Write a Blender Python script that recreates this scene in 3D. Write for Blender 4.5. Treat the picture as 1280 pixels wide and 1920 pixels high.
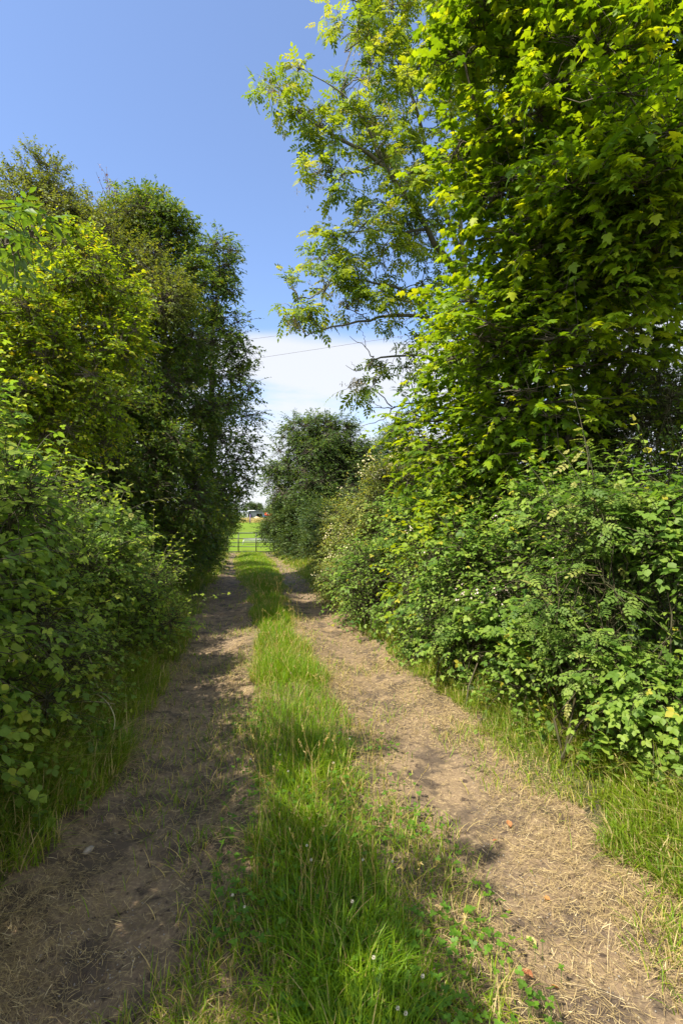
import bpy, math, random
import numpy as np
from mathutils import Vector

for o in list(bpy.data.objects):
    bpy.data.objects.remove(o)
SC = bpy.context.scene
COL = SC.collection
R = math.radians

# ------------------------------------------------------------------ camera
EYE = 1.6
cam_d = bpy.data.cameras.new('camera')
cam = bpy.data.objects.new('camera', cam_d)
COL.objects.link(cam)
cam.location = (0, 0, EYE)
cam.rotation_euler = (R(90), 0, 0)
cam_d.sensor_fit = 'VERTICAL'
cam_d.sensor_height = 36
cam_d.lens = 18
cam_d.clip_start = 0.05
cam_d.clip_end = 8000
SC.camera = cam

# ------------------------------------------------------------------ light
SUN_EL, SUN_AZ = 54.0, 40.0          # height; degrees behind the left-hand side
tosun = Vector((-math.cos(R(SUN_EL)) * math.cos(R(SUN_AZ)),
                -math.cos(R(SUN_EL)) * math.sin(R(SUN_AZ)), math.sin(R(SUN_EL))))
sl = bpy.data.lights.new('sun', 'SUN')
sl.energy = 5.0
sl.angle = R(0.5)
sl.color = (1.0, 0.91, 0.74)
so = bpy.data.objects.new('sun', sl)
COL.objects.link(so)
so.rotation_euler = tosun.to_track_quat('Z', 'Y').to_euler()
so.location = (-30, -20, 40)

W = bpy.data.worlds.new('World')
SC.world = W
W.use_nodes = True
nt = W.node_tree
nt.nodes.clear()
def wn(t, **k):
    n = nt.nodes.new(t)
    for a, b in k.items():
        setattr(n, a, b)
    return n
sky = wn('ShaderNodeTexSky', sky_type='NISHITA', sun_disc=False)
sky.sun_elevation = R(SUN_EL)
sky.sun_rotation = math.atan2(tosun.x, tosun.y)
sky.altitude = 50
sky.air_density = 1.0
sky.dust_density = 0.6
sky.ozone_density = 1.5
tc = wn('ShaderNodeTexCoord')
sep = wn('ShaderNodeSeparateXYZ')
nt.links.new(tc.outputs['Generated'], sep.inputs[0])
mp = wn('ShaderNodeMapping')
mp.inputs['Scale'].default_value = (1.0, 1.0, 3.6)
mp.inputs['Location'].default_value = (0.37, 0.1, 0.22)
nt.links.new(tc.outputs['Generated'], mp.inputs[0])
nz = wn('ShaderNodeTexNoise')
nz.inputs['Scale'].default_value = 3.4
nz.inputs['Detail'].default_value = 6
nz.inputs['Roughness'].default_value = 0.5
nt.links.new(mp.outputs[0], nz.inputs['Vector'])
cr = wn('ShaderNodeMapRange', interpolation_type='SMOOTHSTEP')
cr.inputs[1].default_value = 0.27
cr.inputs[2].default_value = 0.46
nt.links.new(nz.outputs[0], cr.inputs[0])
# the bank of cloud lies low; its upper edge wavers with the noise
ad = wn('ShaderNodeMath', operation='MULTIPLY_ADD')
ad.inputs[1].default_value = -0.06
nt.links.new(nz.outputs[0], ad.inputs[0])
nt.links.new(sep.outputs[2], ad.inputs[2])
# unseen high cloud added behind the photographer as fill light
bk = wn('ShaderNodeMapRange', interpolation_type='SMOOTHSTEP')
bk.inputs[1].default_value = 0.25
bk.inputs[2].default_value = -0.35
bk.inputs[3].default_value = 0.0
bk.inputs[4].default_value = -0.55
nt.links.new(sep.outputs[1], bk.inputs[0])
ad2 = wn('ShaderNodeMath', operation='ADD')
nt.links.new(ad.outputs[0], ad2.inputs[0])
nt.links.new(bk.outputs[0], ad2.inputs[1])
er = wn('ShaderNodeMapRange', interpolation_type='SMOOTHSTEP')
er.inputs[1].default_value = 0.305
er.inputs[2].default_value = 0.27
nt.links.new(ad2.outputs[0], er.inputs[0])
mu = wn('ShaderNodeMath', operation='MULTIPLY')
nt.links.new(cr.outputs[0], mu.inputs[0])
nt.links.new(er.outputs[0], mu.inputs[1])
mu2 = wn('ShaderNodeMath', operation='MULTIPLY')
mu2.inputs[1].default_value = 0.9
nt.links.new(mu.outputs[0], mu2.inputs[0])
tint = wn('ShaderNodeMix', data_type='RGBA', blend_type='MULTIPLY')
tint.inputs[0].default_value = 1.0
tint.inputs['B'].default_value = (0.57, 0.635, 0.74, 1)
nt.links.new(sky.outputs[0], tint.inputs['A'])
# a thin even veil brightens the blue a little
veil = wn('ShaderNodeMix', data_type='RGBA', blend_type='ADD')
veil.inputs[0].default_value = 1.0
veil.inputs['B'].default_value = (0.21, 0.225, 0.29, 1)
nt.links.new(tint.outputs['Result'], veil.inputs['A'])
mx = wn('ShaderNodeMix', data_type='RGBA')
# the added bank behind the photographer is brightened to lift the shade
cb = wn('ShaderNodeMix', data_type='RGBA')
cb.inputs['A'].default_value = (2.75, 2.8, 2.95, 1)
cb.inputs['B'].default_value = (6.0, 6.0, 6.0, 1)
bm = wn('ShaderNodeMapRange')
bm.inputs[1].default_value = 0.0
bm.inputs[2].default_value = -0.5
nt.links.new(sep.outputs[1], bm.inputs[0])
nt.links.new(bm.outputs[0], cb.inputs[0])
nt.links.new(cb.outputs['Result'], mx.inputs['B'])
nt.links.new(mu2.outputs[0], mx.inputs[0])
nt.links.new(veil.outputs['Result'], mx.inputs['A'])
bg = wn('ShaderNodeBackground')
bg.inputs[1].default_value = 0.15
nt.links.new(mx.outputs['Result'], bg.inputs[0])
out = wn('ShaderNodeOutputWorld')
nt.links.new(bg.outputs[0], out.inputs[0])

SC.view_settings.view_transform = 'Standard'
SC.view_settings.look = 'None'
SC.view_settings.exposure = 1.22
SC.view_settings.gamma = 1
SC.render.engine = 'CYCLES'
SC.cycles.max_bounces = 8
SC.cycles.diffuse_bounces = 4
SC.cycles.transmission_bounces = 6
SC.cycles.use_denoising = True

# ------------------------------------------------------------------ tools
def at(px, py, d):
    """point that lies d metres down the lane and projects to that spot of the photograph"""
    return np.array([(px - 640) / 960 * d, d, EYE + (960 - py) / 960 * d])

def norm(v):
    return v / (np.linalg.norm(v, axis=-1, keepdims=True) + 1e-9)

def hash2(i, j, s):
    v = np.sin(i * 127.1 + j * 311.7 + s * 74.7) * 43758.5453
    return v - np.floor(v)

def vnoise(x, y, s=0):
    x = np.asarray(x, float); y = np.asarray(y, float)
    i = np.floor(x); j = np.floor(y)
    u = x - i; v = y - j
    u = u * u * (3 - 2 * u); v = v * v * (3 - 2 * v)
    return ((hash2(i, j, s) * (1 - u) + hash2(i + 1, j, s) * u) * (1 - v)
            + (hash2(i, j + 1, s) * (1 - u) + hash2(i + 1, j + 1, s) * u) * v)

def fbm(x, y, s=0, o=4):
    a, t, f = 0.5, 0, 1.0
    for k in range(o):
        t = t + a * vnoise(np.asarray(x) * f, np.asarray(y) * f, s + k * 13)
        a *= .5; f *= 2.03
    return t

def sstep(a, b, x):
    t = np.clip((x - a) / (b - a), 0, 1)
    return t * t * (3 - 2 * t)

def lane(y):
    y = np.asarray(y, float)
    yc = np.clip(y, -8, 40)
    return 0.33 - 0.17 * yc - 0.0006 * yc * np.abs(yc)

def ground_z(x, y):
    x = np.asarray(x, float); y = np.asarray(y, float)
    z = -0.9 * np.clip((y - 2) / 28, -0.05, 1)
    o = x - lane(y)
    near = 1 - sstep(28, 34, y)
    for r in (-0.86, 0.86):
        z = z - near * 0.055 * np.exp(-((o - r) / 0.33) ** 2)
    z = z + near * 0.03 * np.exp(-(o / 0.32) ** 2)
    z = z + near * 0.14 * sstep(1.3, 2.3, np.abs(o)) * (1 - sstep(5, 9, np.abs(o)))
    fade = 1 - sstep(40, 90, np.abs(y))
    z = z + fade * (0.07 * (fbm(x * 1.3, y * 1.3, 3) - .47) + 0.022 * (fbm(x * 7, y * 7, 5, 3) - .45))
    rut = near * np.exp(-((np.abs(o) - .9) / .5) ** 4) * (1 - sstep(8, 14, np.abs(y)))
    z = z + rut * (.030 * (fbm(x * 14, y * 14, 15, 3) - .45) + .018 * np.abs(fbm(x * 24, y * 24, 16, 2) - .38))
    far = sstep(250, 1200, np.hypot(x, y))
    z = z + far * 2.0 * (fbm(x * .004, y * .004, 9) - .5)
    return z

class MB:
    def __init__(s):
        s.v = []; s.f = {}; s.a = []; s.n = 0
    def add(s, V, faces, var=None):
        V = np.asarray(V, np.float32).reshape(-1, 3)
        if len(V) == 0:
            return
        for F in faces:
            F = np.asarray(F, np.int64)
            s.f.setdefault(F.shape[1], []).append(F + s.n)
        s.v.append(V)
        if var is None:
            var = np.full(len(V), .5, np.float32)
        s.a.append(np.broadcast_to(np.asarray(var, np.float32), (len(V),)))
        s.n += len(V)
    def box(s, lo, hi, var=.5):
        x0, y0, z0 = lo; x1, y1, z1 = hi
        V = [(x0,y0,z0),(x1,y0,z0),(x1,y1,z0),(x0,y1,z0),(x0,y0,z1),(x1,y0,z1),(x1,y1,z1),(x0,y1,z1)]
        s.add(V, [np.array([(0,3,2,1),(4,5,6,7),(0,1,5,4),(1,2,6,5),(2,3,7,6),(3,0,4,7)])], var)
    def tube(s, pts, rad, n=6, var=.5, cap=True):
        pts = np.asarray(pts, float); rad = np.broadcast_to(np.asarray(rad, float), (len(pts),))
        s.tubes(pts[None], rad[None], n, var)
        if cap:
            base = s.n - len(pts) * n
            V = s.v[-1]
            if n == 4:
                s.f.setdefault(4, []).append(np.array([[base+3, base+2, base+1, base]]))
                e = base + (len(pts) - 1) * n
                s.f[4].append(np.array([[e, e+1, e+2, e+3]]))
            else:
                s.f.setdefault(n, []).append(np.array([[base + k for k in range(n)][::-1]]))
                e = base + (len(pts) - 1) * n
                s.f[n].append(np.array([[e + k for k in range(n)]]))
    def tubes(s, P, Rr, n=3, var=.5):
        """P (M,K,3) polylines, Rr (M,K) radii"""
        P = np.asarray(P, float); M, K, _ = P.shape
        if M == 0:
            return
        T = np.gradient(P, axis=1) if K > 1 else P * 0
        T = norm(T)
        ref = np.where(np.abs(T[..., 2:3]) > .9, np.array([1., 0, 0]), np.array([0, 0, 1.]))
        A = norm(np.cross(T, ref)); B = np.cross(T, A)
        ang = np.arange(n) * 2 * np.pi / n
        V = (P[:, :, None, :] + Rr[:, :, None, None] * (A[:, :, None, :] * np.cos(ang)[None, None, :, None]
             + B[:, :, None, :] * np.sin(ang)[None, None, :, None]))
        idx = np.arange(M * K * n).reshape(M, K, n)
        a = idx[:, :-1]; b = idx[:, 1:]
        F = np.stack([a, np.roll(a, -1, 2), np.roll(b, -1, 2), b], -1).reshape(-1, 4)
        s.add(V.reshape(-1, 3), [F], var)
    def leaves(s, tm, P, T, N, S, var):
        tv, tf = tm
        M, k = len(P), len(tv)
        if M == 0:
            return
        T = norm(T); N = N - (N * T).sum(-1, keepdims=True) * T; N = norm(N)
        B = np.cross(T, N)
        S = np.asarray(S)[:, None, None]
        V = P[:, None, :] + S * (tv[None, :, 0:1] * B[:, None] + tv[None, :, 1:2] * T[:, None] + tv[None, :, 2:3] * N[:, None])
        off = (np.arange(M) * k)[:, None, None]
        F = [(np.asarray(f)[None] + off).reshape(-1, np.asarray(f).shape[1]) for f in tf]
        s.add(V.reshape(-1, 3), F, np.repeat(var, k))
    def build(s, name, mat, parent=None, flat=False):
        me = bpy.data.meshes.new(name)
        if s.n:
            V = np.concatenate(s.v).astype(np.float32)
            me.vertices.add(len(V))
            me.vertices.foreach_set('co', V.ravel())
            li, ls, c = [], [], 0
            for k, Fs in s.f.items():
                F = np.concatenate(Fs)
                li.append(F.ravel())
                ls.append(c + np.arange(len(F)) * k)
                c += F.size
            li = np.concatenate(li).astype(np.int32); ls = np.concatenate(ls).astype(np.int32)
            me.loops.add(len(li)); me.polygons.add(len(ls))
            me.loops.foreach_set('vertex_index', li)
            me.polygons.foreach_set('loop_start', ls)
            at_ = me.attributes.new('var', 'FLOAT', 'POINT')
            at_.data.foreach_set('value', np.concatenate(s.a).astype(np.float32))
            me.update(calc_edges=True)
            if flat:
                me.shade_flat()
        me.materials.append(mat)
        o = bpy.data.objects.new(name, me)
        COL.objects.link(o)
        if parent is not None:
            o.parent = parent
            o.matrix_parent_inverse = parent.matrix_world.inverted()
        return o

def tag(o, label=None, cat=None, group=None, kind=None):
    if label: o['label'] = label
    if cat: o['category'] = cat
    if group: o['group'] = group
    if kind: o['kind'] = kind
    return o

def thing(name, label, cat, loc=(0, 0, 0), group=None):
    o = bpy.data.objects.new(name, None)
    COL.objects.link(o)
    o.location = Vector([float(q) for q in loc])
    o.empty_display_size = .2
    bpy.context.view_layer.update()
    return tag(o, label, cat, group)

# ------------------------------------------------------------------ materials
def new_mat(name):
    m = bpy.data.materials.new(name)
    m.use_nodes = True
    t = m.node_tree
    t.nodes.clear()
    o = t.nodes.new('ShaderNodeOutputMaterial')
    return m, t, o

def ramp(t, cols):
    r = t.nodes.new('ShaderNodeValToRGB')
    e = r.color_ramp.elements
    while len(e) < len(cols):
        e.new(.5)
    for k, (p, c) in enumerate(cols):
        e[k].position = p
        e[k].color = (*c, 1)
    return r

def leaf_mat(name, cols, trans=1.9, mix=.42, rough=.5, spec=.25, under=None, tint=(1.15, 1, .35)):
    """cols: ramp over the per-leaf number 'var' (age and kind of each leaf)"""
    m, t, o = new_mat(name)
    a = t.nodes.new('ShaderNodeAttribute'); a.attribute_name = 'var'
    r = ramp(t, cols)
    t.links.new(a.outputs['Fac'], r.inputs[0])
    tcn = t.nodes.new('ShaderNodeTexCoord')
    n = t.nodes.new('ShaderNodeTexNoise')
    n.inputs['Scale'].default_value = 38
    n.inputs['Detail'].default_value = 2
    t.links.new(tcn.outputs['Object'], n.inputs['Vector'])
    hv = t.nodes.new('ShaderNodeHueSaturation')
    mr = t.nodes.new('ShaderNodeMapRange')
    mr.inputs[3].default_value = .78; mr.inputs[4].default_value = 1.22
    t.links.new(n.outputs[0], mr.inputs[0])
    t.links.new(mr.outputs[0], hv.inputs['Value'])
    t.links.new(r.outputs[0], hv.inputs['Color'])
    p = t.nodes.new('ShaderNodeBsdfPrincipled')
    p.inputs['Roughness'].default_value = rough
    p.inputs['Specular IOR Level'].default_value = spec
    col = hv.outputs[0]
    if under:
        g = t.nodes.new('ShaderNodeNewGeometry')
        mm = t.nodes.new('ShaderNodeMix'); mm.data_type = 'RGBA'
        t.links.new(g.outputs['Backfacing'], mm.inputs[0])
        t.links.new(col, mm.inputs['A'])
        mm.inputs['B'].default_value = (*under, 1)
        t.links.new(mm.outputs['Result'], p.inputs['Base Color'])
    else:
        t.links.new(col, p.inputs['Base Color'])
    tr = t.nodes.new('ShaderNodeBsdfTranslucent')
    hs = t.nodes.new('ShaderNodeMix'); hs.data_type = 'RGBA'; hs.blend_type = 'MULTIPLY'
    hs.inputs[0].default_value = 1
    hs.inputs['B'].default_value = (*[trans * q for q in tint], 1)
    t.links.new(col, hs.inputs['A'])
    t.links.new(hs.outputs['Result'], tr.inputs['Color'])
    mxs = t.nodes.new('ShaderNodeMixShader')
    mxs.inputs[0].default_value = mix
    t.links.new(p.outputs[0], mxs.inputs[1]); t.links.new(tr.outputs[0], mxs.inputs[2])
    t.links.new(mxs.outputs[0], o.inputs[0])
    return m

def plain(name, c1, c2=None, scale=8, rough=.7, metal=0, stretch=(1, 1, 1), bump=0, spec=.4):
    m, t, o = new_mat(name)
    p = t.nodes.new('ShaderNodeBsdfPrincipled')
    p.inputs['Roughness'].default_value = rough
    p.inputs['Metallic'].default_value = metal
    p.inputs['Specular IOR Level'].default_value = spec
    tcn = t.nodes.new('ShaderNodeTexCoord')
    mpn = t.nodes.new('ShaderNodeMapping'); mpn.inputs['Scale'].default_value = stretch
    t.links.new(tcn.outputs['Object'], mpn.inputs[0])
    n = t.nodes.new('ShaderNodeTexNoise')
    n.inputs['Scale'].default_value = scale
    n.inputs['Detail'].default_value = 5
    t.links.new(mpn.outputs[0], n.inputs['Vector'])
    c2 = c2 or tuple(q * .75 for q in c1)
    r = ramp(t, [(.32, c1), (.68, c2)])
    t.links.new(n.outputs[0], r.inputs[0])
    t.links.new(r.outputs[0], p.inputs['Base Color'])
    if bump:
        b = t.nodes.new('ShaderNodeBump')
        b.inputs['Strength'].default_value = bump
        b.inputs['Distance'].default_value = .02
        t.links.new(n.outputs[0], b.inputs['Height'])
        t.links.new(b.outputs[0], p.inputs['Normal'])
    t.links.new(p.outputs[0], o.inputs[0])
    return m

def soil_mat(name, layers, bump=.7, fine=60):
    """layers: list of (noise scale, colour a, colour b)"""
    m, t, o = new_mat(name)
    p = t.nodes.new('ShaderNodeBsdfPrincipled')
    p.inputs['Roughness'].default_value = .9
    p.inputs['Specular IOR Level'].default_value = .15
    tcn = t.nodes.new('ShaderNodeTexCoord')
    prev = None
    for k, (sc, lo, hi, ca, cb) in enumerate(layers):
        n = t.nodes.new('ShaderNodeTexNoise')
        n.inputs['Scale'].default_value = sc; n.inputs['Detail'].default_value = 6
        n.inputs['Roughness'].default_value = .62
        t.links.new(tcn.outputs['Object'], n.inputs['Vector'])
        if prev is None:
            r = ramp(t, [(lo, ca), (hi, cb)])
            t.links.new(n.outputs[0], r.inputs[0]); prev = r.outputs[0]
        else:
            mr = t.nodes.new('ShaderNodeMapRange'); mr.interpolation_type = 'SMOOTHSTEP'
            mr.inputs[1].default_value = lo; mr.inputs[2].default_value = hi
            t.links.new(n.outputs[0], mr.inputs[0])
            mm = t.nodes.new('ShaderNodeMix'); mm.data_type = 'RGBA'
            t.links.new(mr.outputs[0], mm.inputs[0]); t.links.new(prev, mm.inputs['A'])
            mm.inputs['B'].default_value = (*cb, 1)
            prev = mm.outputs['Result']
    t.links.new(prev, p.inputs['Base Color'])
    n = t.nodes.new('ShaderNodeTexNoise')
    n.inputs['Scale'].default_value = fine; n.inputs['Detail'].default_value = 6; n.inputs['Roughness'].default_value = .7
    t.links.new(tcn.outputs['Object'], n.inputs['Vector'])
    b = t.nodes.new('ShaderNodeBump'); b.inputs['Strength'].default_value = bump; b.inputs['Distance'].default_value = .012
    t.links.new(n.outputs[0], b.inputs['Height']); t.links.new(b.outputs[0], p.inputs['Normal'])
    t.links.new(p.outputs[0], o.inputs[0])
    return m

M = {}
M['track'] = soil_mat('track_soil', [(1.7, .35, .65, (.13, .096, .068), (.22, .158, .10)), (55, .48, .66, None, (.30, .225, .13)),
                                     (4.5, .48, .60, None, (.095, .072, .053)), (19, .56, .66, None, (.065, .047, .036))], 1.0, 45)
M['ground'] = soil_mat('verge_soil', [(3, .35, .65, (.055, .05, .03), (.07, .085, .025)), (30, .5, .75, None, (.11, .10, .05))])
M['field'] = soil_mat('field_turf', [(.5, .35, .65, (.075, .135, .004), (.105, .175, .005)), (9, .45, .8, None, (.14, .19, .008)), (.12, .5, .7, None, (.12, .15, .01))], fine=30)
M['syc'] = leaf_mat('sycamore_leaf', [(0, (.050, .115, .008)), (.5, (.11, .195, .008)), (.85, (.19, .285, .010)), (1, (.26, .315, .012))], 1.8, .46)
M['ash'] = leaf_mat('ash_leaf', [(0, (.075, .14, .018)), (.55, (.15, .225, .018)), (.85, (.22, .28, .022)), (1, (.21, .23, .06))], 1.8, .48)
M['bramble'] = leaf_mat('bramble_leaf', [(0, (.045, .105, .016)), (.5, (.12, .205, .028)), (.93, (.215, .30, .04)), (.985, (.20, .27, .05)), (1, (.32, .30, .03))], 1.6, .40, .55, .28, (.11, .165, .07), (.82, 1, .45))
M['brambleL'] = leaf_mat('hedge_leaf', [(0, (.055, .115, .018)), (.5, (.135, .22, .030)), (.9, (.25, .33, .04)), (1, (.29, .33, .04))], 1.8, .48, .55, .28, (.12, .18, .07), (.95, 1, .45))
M['haw'] = leaf_mat('hawthorn_leaf', [(0, (.08, .14, .010)), (.5, (.145, .235, .012)), (.93, (.26, .335, .014)), (1, (.31, .29, .02))], 1.8, .46)
M['pale'] = leaf_mat('privet_leaf', [(0, (.085, .13, .03)), (.5, (.15, .20, .04)), (.93, (.24, .27, .06)), (1, (.32, .30, .10))], 1.6, .42)
M['rose'] = leaf_mat('rose_leaf', [(0, (.055, .115, .022)), (.5, (.115, .19, .035)), (.93, (.20, .27, .05)), (1, (.28, .28, .08))], 1.6, .42, .55, .25, (.11, .16, .07), (.9, 1, .45))
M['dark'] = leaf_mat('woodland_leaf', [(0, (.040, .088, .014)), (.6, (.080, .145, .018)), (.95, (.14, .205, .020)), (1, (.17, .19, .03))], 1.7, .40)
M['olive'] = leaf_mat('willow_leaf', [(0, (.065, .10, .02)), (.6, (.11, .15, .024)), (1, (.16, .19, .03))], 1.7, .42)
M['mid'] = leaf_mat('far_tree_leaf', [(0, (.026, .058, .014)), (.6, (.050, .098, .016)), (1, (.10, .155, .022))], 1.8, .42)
M['shade'] = leaf_mat('shaded_leaf', [(0, (.022, .048, .012)), (.6, (.042, .080, .016)), (1, (.08, .12, .02))], 1.5, .34)  # shade of the shrubs by the gate put into a darker leaf colour
M['elder'] = leaf_mat('elder_leaf', [(0, (.05, .12, .016)), (.6, (.085, .165, .02)), (1, (.13, .21, .03))], 1.8, .42, .4, .45, (.10, .17, .06))
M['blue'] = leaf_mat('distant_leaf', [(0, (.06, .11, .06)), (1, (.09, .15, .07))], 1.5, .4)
M['cream'] = leaf_mat('cream_blossom', [(0, (.60, .54, .30)), (1, (.80, .75, .50))], .9, .3, .7, .2)
M['pink'] = leaf_mat('pink_blossom', [(0, (.66, .50, .47)), (1, (.80, .70, .62))], .9, .3, .7, .2)
M['russet'] = leaf_mat('russet_leaf', [(0, (.16, .07, .05)), (1, (.22, .10, .07))], 1.2, .3)
M['seed'] = leaf_mat('ash_keys', [(0, (.22, .20, .07)), (1, (.33, .28, .13))], 1.2, .35)
M['grass'] = leaf_mat('grass_blade', [(0, (.06, .15, .006)), (.5, (.125, .23, .006)), (.85, (.21, .29, .008)), (.9, (.34, .29, .08)), (1, (.46, .37, .18))], 1.7, .40, .5, .3)
M['verge'] = leaf_mat('verge_blade', [(0, (.075, .15, .010)), (.5, (.15, .235, .012)), (.78, (.23, .29, .02)), (.88, (.34, .29, .10)), (1, (.46, .37, .19))], 1.6, .38, .5, .3)
M['straw'] = leaf_mat('straw_stalk', [(0, (.13, .09, .055)), (.4, (.31, .23, .11)), (.8, (.50, .39, .19)), (1, (.64, .53, .31))], 1.0, .15, .7, .25)
M['hay'] = leaf_mat('dry_grass', [(0, (.30, .24, .09)), (1, (.48, .39, .18))], 1.1, .3, .7, .2)
M['clover'] = leaf_mat('clover_leaf', [(0, (.06, .145, .014)), (1, (.11, .22, .02))], 1.8, .4)
M['white'] = plain('clover_white', (.62, .61, .50), (.50, .47, .36), 200, .8)
M['stalk'] = plain('green_stalk', (.10, .16, .03), (.14, .18, .05), 30, .6)
M['bark'] = plain('bark', (.075, .062, .048), (.13, .115, .09), 14, .9, 0, (3, 3, .6), .7, .2)
M['ashbark'] = plain('ash_bark', (.10, .095, .075), (.17, .16, .13), 14, .85, 0, (3, 3, .6), .6, .2)
M['cane'] = plain('bramble_cane', (.035, .042, .015), (.06, .045, .022), 20, .7)
M['cane_pale'] = plain('pale_dry_stem', (.40, .36, .20), (.30, .26, .15), 20, .7)
M['gate'] = plain('gate_metal', (.030, .034, .034), (.055, .05, .045), 20, .5, .3)
M['galv'] = plain('galvanised_steel', (.62, .63, .64), (.48, .49, .50), 12, .42, .5)
M['post'] = plain('weathered_wood', (.10, .075, .055), (.17, .13, .10), 12, .9, 0, (4, 4, .7), .5)
M['wire'] = plain('wire', (.10, .10, .11), (.12, .12, .13), 8, .5)
M['render_grey'] = plain('grey_wall', (.20, .225, .235), (.235, .26, .27), 1.5, .85)
M['slate'] = plain('slate_roof', (.15, .17, .19), (.20, .22, .24), 3, .6, 0, (1, 1, 6))
M['dark_wall'] = plain('dark_cladding', (.055, .072, .085), (.07, .09, .10), 2, .6, 0, (6, 6, .4))
M['upvc'] = plain('white_frame', (.80, .81, .82), (.74, .75, .77), 4, .4)
M['interior'] = plain('dark_interior', (.012, .011, .012), (.02, .018, .018), 2, .9)
M['red'] = plain('red_paint', (.62, .07, .03), (.50, .05, .03), 3, .45)
M['bluep'] = plain('blue_plastic', (.02, .09, .35), (.02, .07, .28), 3, .45)
M['purple'] = plain('purple_plastic', (.13, .08, .22), (.10, .07, .17), 3, .5)
M['porcelain'] = plain('insulator', (.30, .22, .18), (.25, .18, .15), 8, .3)
M['stone'] = plain('pebble', (.30, .27, .23), (.19, .17, .15), 30, .9, 0, (1, 1, 1), .3)
M['fallen'] = leaf_mat('fallen_leaf', [(0, (.30, .11, .06)), (.5, (.40, .20, .07)), (1, (.40, .37, .13))], 1.2, .25, .5)
M['sand'] = plain('sand_heap', (.52, .42, .27), (.40, .31, .20), 6, .95)
m, t_, o_ = new_mat('window_glass')
p_ = t_.nodes.new('ShaderNodeBsdfPrincipled')
p_.inputs['Base Color'].default_value = (.05, .07, .09, 1); p_.inputs['Roughness'].default_value = .05
p_.inputs['Specular IOR Level'].default_value = .8
t_.links.new(p_.outputs[0], o_.inputs[0])
M['glass'] = m

# ------------------------------------------------------------------ leaf shapes (x across, y along, z up)
def lobed():
    h = [(.22, -.08), (.50, .10), (.33, .27), (.58, .58), (.22, .55), (.20, .76)]
    mid = [(0, 0), (0, .30), (0, .55), (0, 1.)]
    def z(x, y): return .10 - .32 * x * x * 2 - .22 * y * y + .10 * abs(x)
    V = [(x, y, z(x, y)) for x, y in mid] + [(x, y, z(x, y)) for x, y in h] + [(-x, y, z(x, y)) for x, y in h]
    A, B, C, D = 0, 1, 2, 3
    q = lambda k: 4 + k
    w = lambda k: 10 + k
    F5 = [(A, q(0), q(1), q(2), B), (B, q(2), q(3), q(4), C), (B, C, w(4), w(3), w(2)), (A, B, w(2), w(1), w(0))]
    F4 = [(C, q(4), q(5), D), (C, D, w(5), w(4))]
    return np.array(V, np.float32), [np.array(F5), np.array(F4)]

def oval(w=.34, fold=.10, tip=-.12):
    V = [(0, 0, 0), (0, .5, -.02), (0, 1, tip), (w * .8, .25, fold * .7), (w, .58, fold * .8), (-w * .8, .25, fold * .7), (-w, .58, fold * .8)]
    F = [(0, 3, 4, 2, 1), (0, 1, 2, 6, 5)]
    return np.array(V, np.float32), [np.array(F)]

def lance(w=.17, fold=.04):
    V = [(0, 0, 0), (w, .45, fold), (0, 1, -.08), (-w, .45, fold)]
    return np.array(V, np.float32), [np.array([(0, 1, 2), (0, 2, 3)])]

def compose(parts, base):
    """place copies of a small leaf in a bigger leaf: (x, y, z, angle, size, droop)"""
    bv, bf = base
    VV, FF = [], [[] for _ in bf]
    n = 0
    for x, y, z, ang, s, dr in parts:
        ca, sa = math.cos(ang), math.sin(ang)
        v = bv * s
        X = v[:, 0] * ca + v[:, 1] * sa
        Y = -v[:, 0] * sa + v[:, 1] * ca
        Z = v[:, 2] - dr * v[:, 1]
        VV.append(np.stack([X + x, Y + y, Z + z], 1))
        for k, f in enumerate(bf):
            FF[k].append(np.asarray(f) + n)
        n += len(bv)
    return np.concatenate(VV).astype(np.float32), [np.concatenate(f) for f in FF]

def pinnate(pairs, base, size, y0=.22, droop=.25):
    parts = []
    for k in range(pairs):
        y = y0 + (1 - y0 - .05) * k / pairs
        z = -.22 * y * y
        sc = size * (.85 + .3 * math.sin(math.pi * (k + .8) / (pairs + .6)))
        for sgn in (-1, 1):
            parts.append((0, y, z, sgn * (1.05 - .25 * k / pairs), sc, droop))
    parts.append((0, .95, -.2, 0, size * 1.1, droop + .15))
    V, F = compose(parts, base)
    n = len(V)
    V = np.concatenate([V, np.array([(-.008, 0, 0), (.008, 0, 0), (.006, .95, -.2), (-.006, .95, -.2)], np.float32)])
    return V, F + [np.array([(n, n + 1, n + 2, n + 3)])]

L_SYC = lobed()
L_OVAL = oval()
L_ROUND = oval(.42, .06, -.06)
L_LANCE = lance()
L_WIDE = lance(.30, .07)
L_ASH = pinnate(3, lance(.27, .06), .42)
L_ELDER = pinnate(2, oval(.22, .06, -.16), .46, .30, .22)
L_TRI = compose([(0, .42, 0, 0, .62, .12), (.02, .36, 0, 1.25, .50, .15), (-.02, .36, 0, -1.25, .50, .15)], oval(.36, .08, -.1))
L_CLOVER = compose([(0, 0, 0, a, 1, -.1) for a in (0, 2.09, -2.09)], oval(.45, .04, .02))
L_FLOWER = compose([(0, 0, 0, a, 1, -.25) for a in (0, 1.26, 2.51, 3.77, 5.03)], lance(.38, .05))

TREE_DENS, BUSH_DENS = 3.0, 4.0
def rnd_dirs(rng, n):
    return norm(rng.normal(size=(n, 3)))

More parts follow.
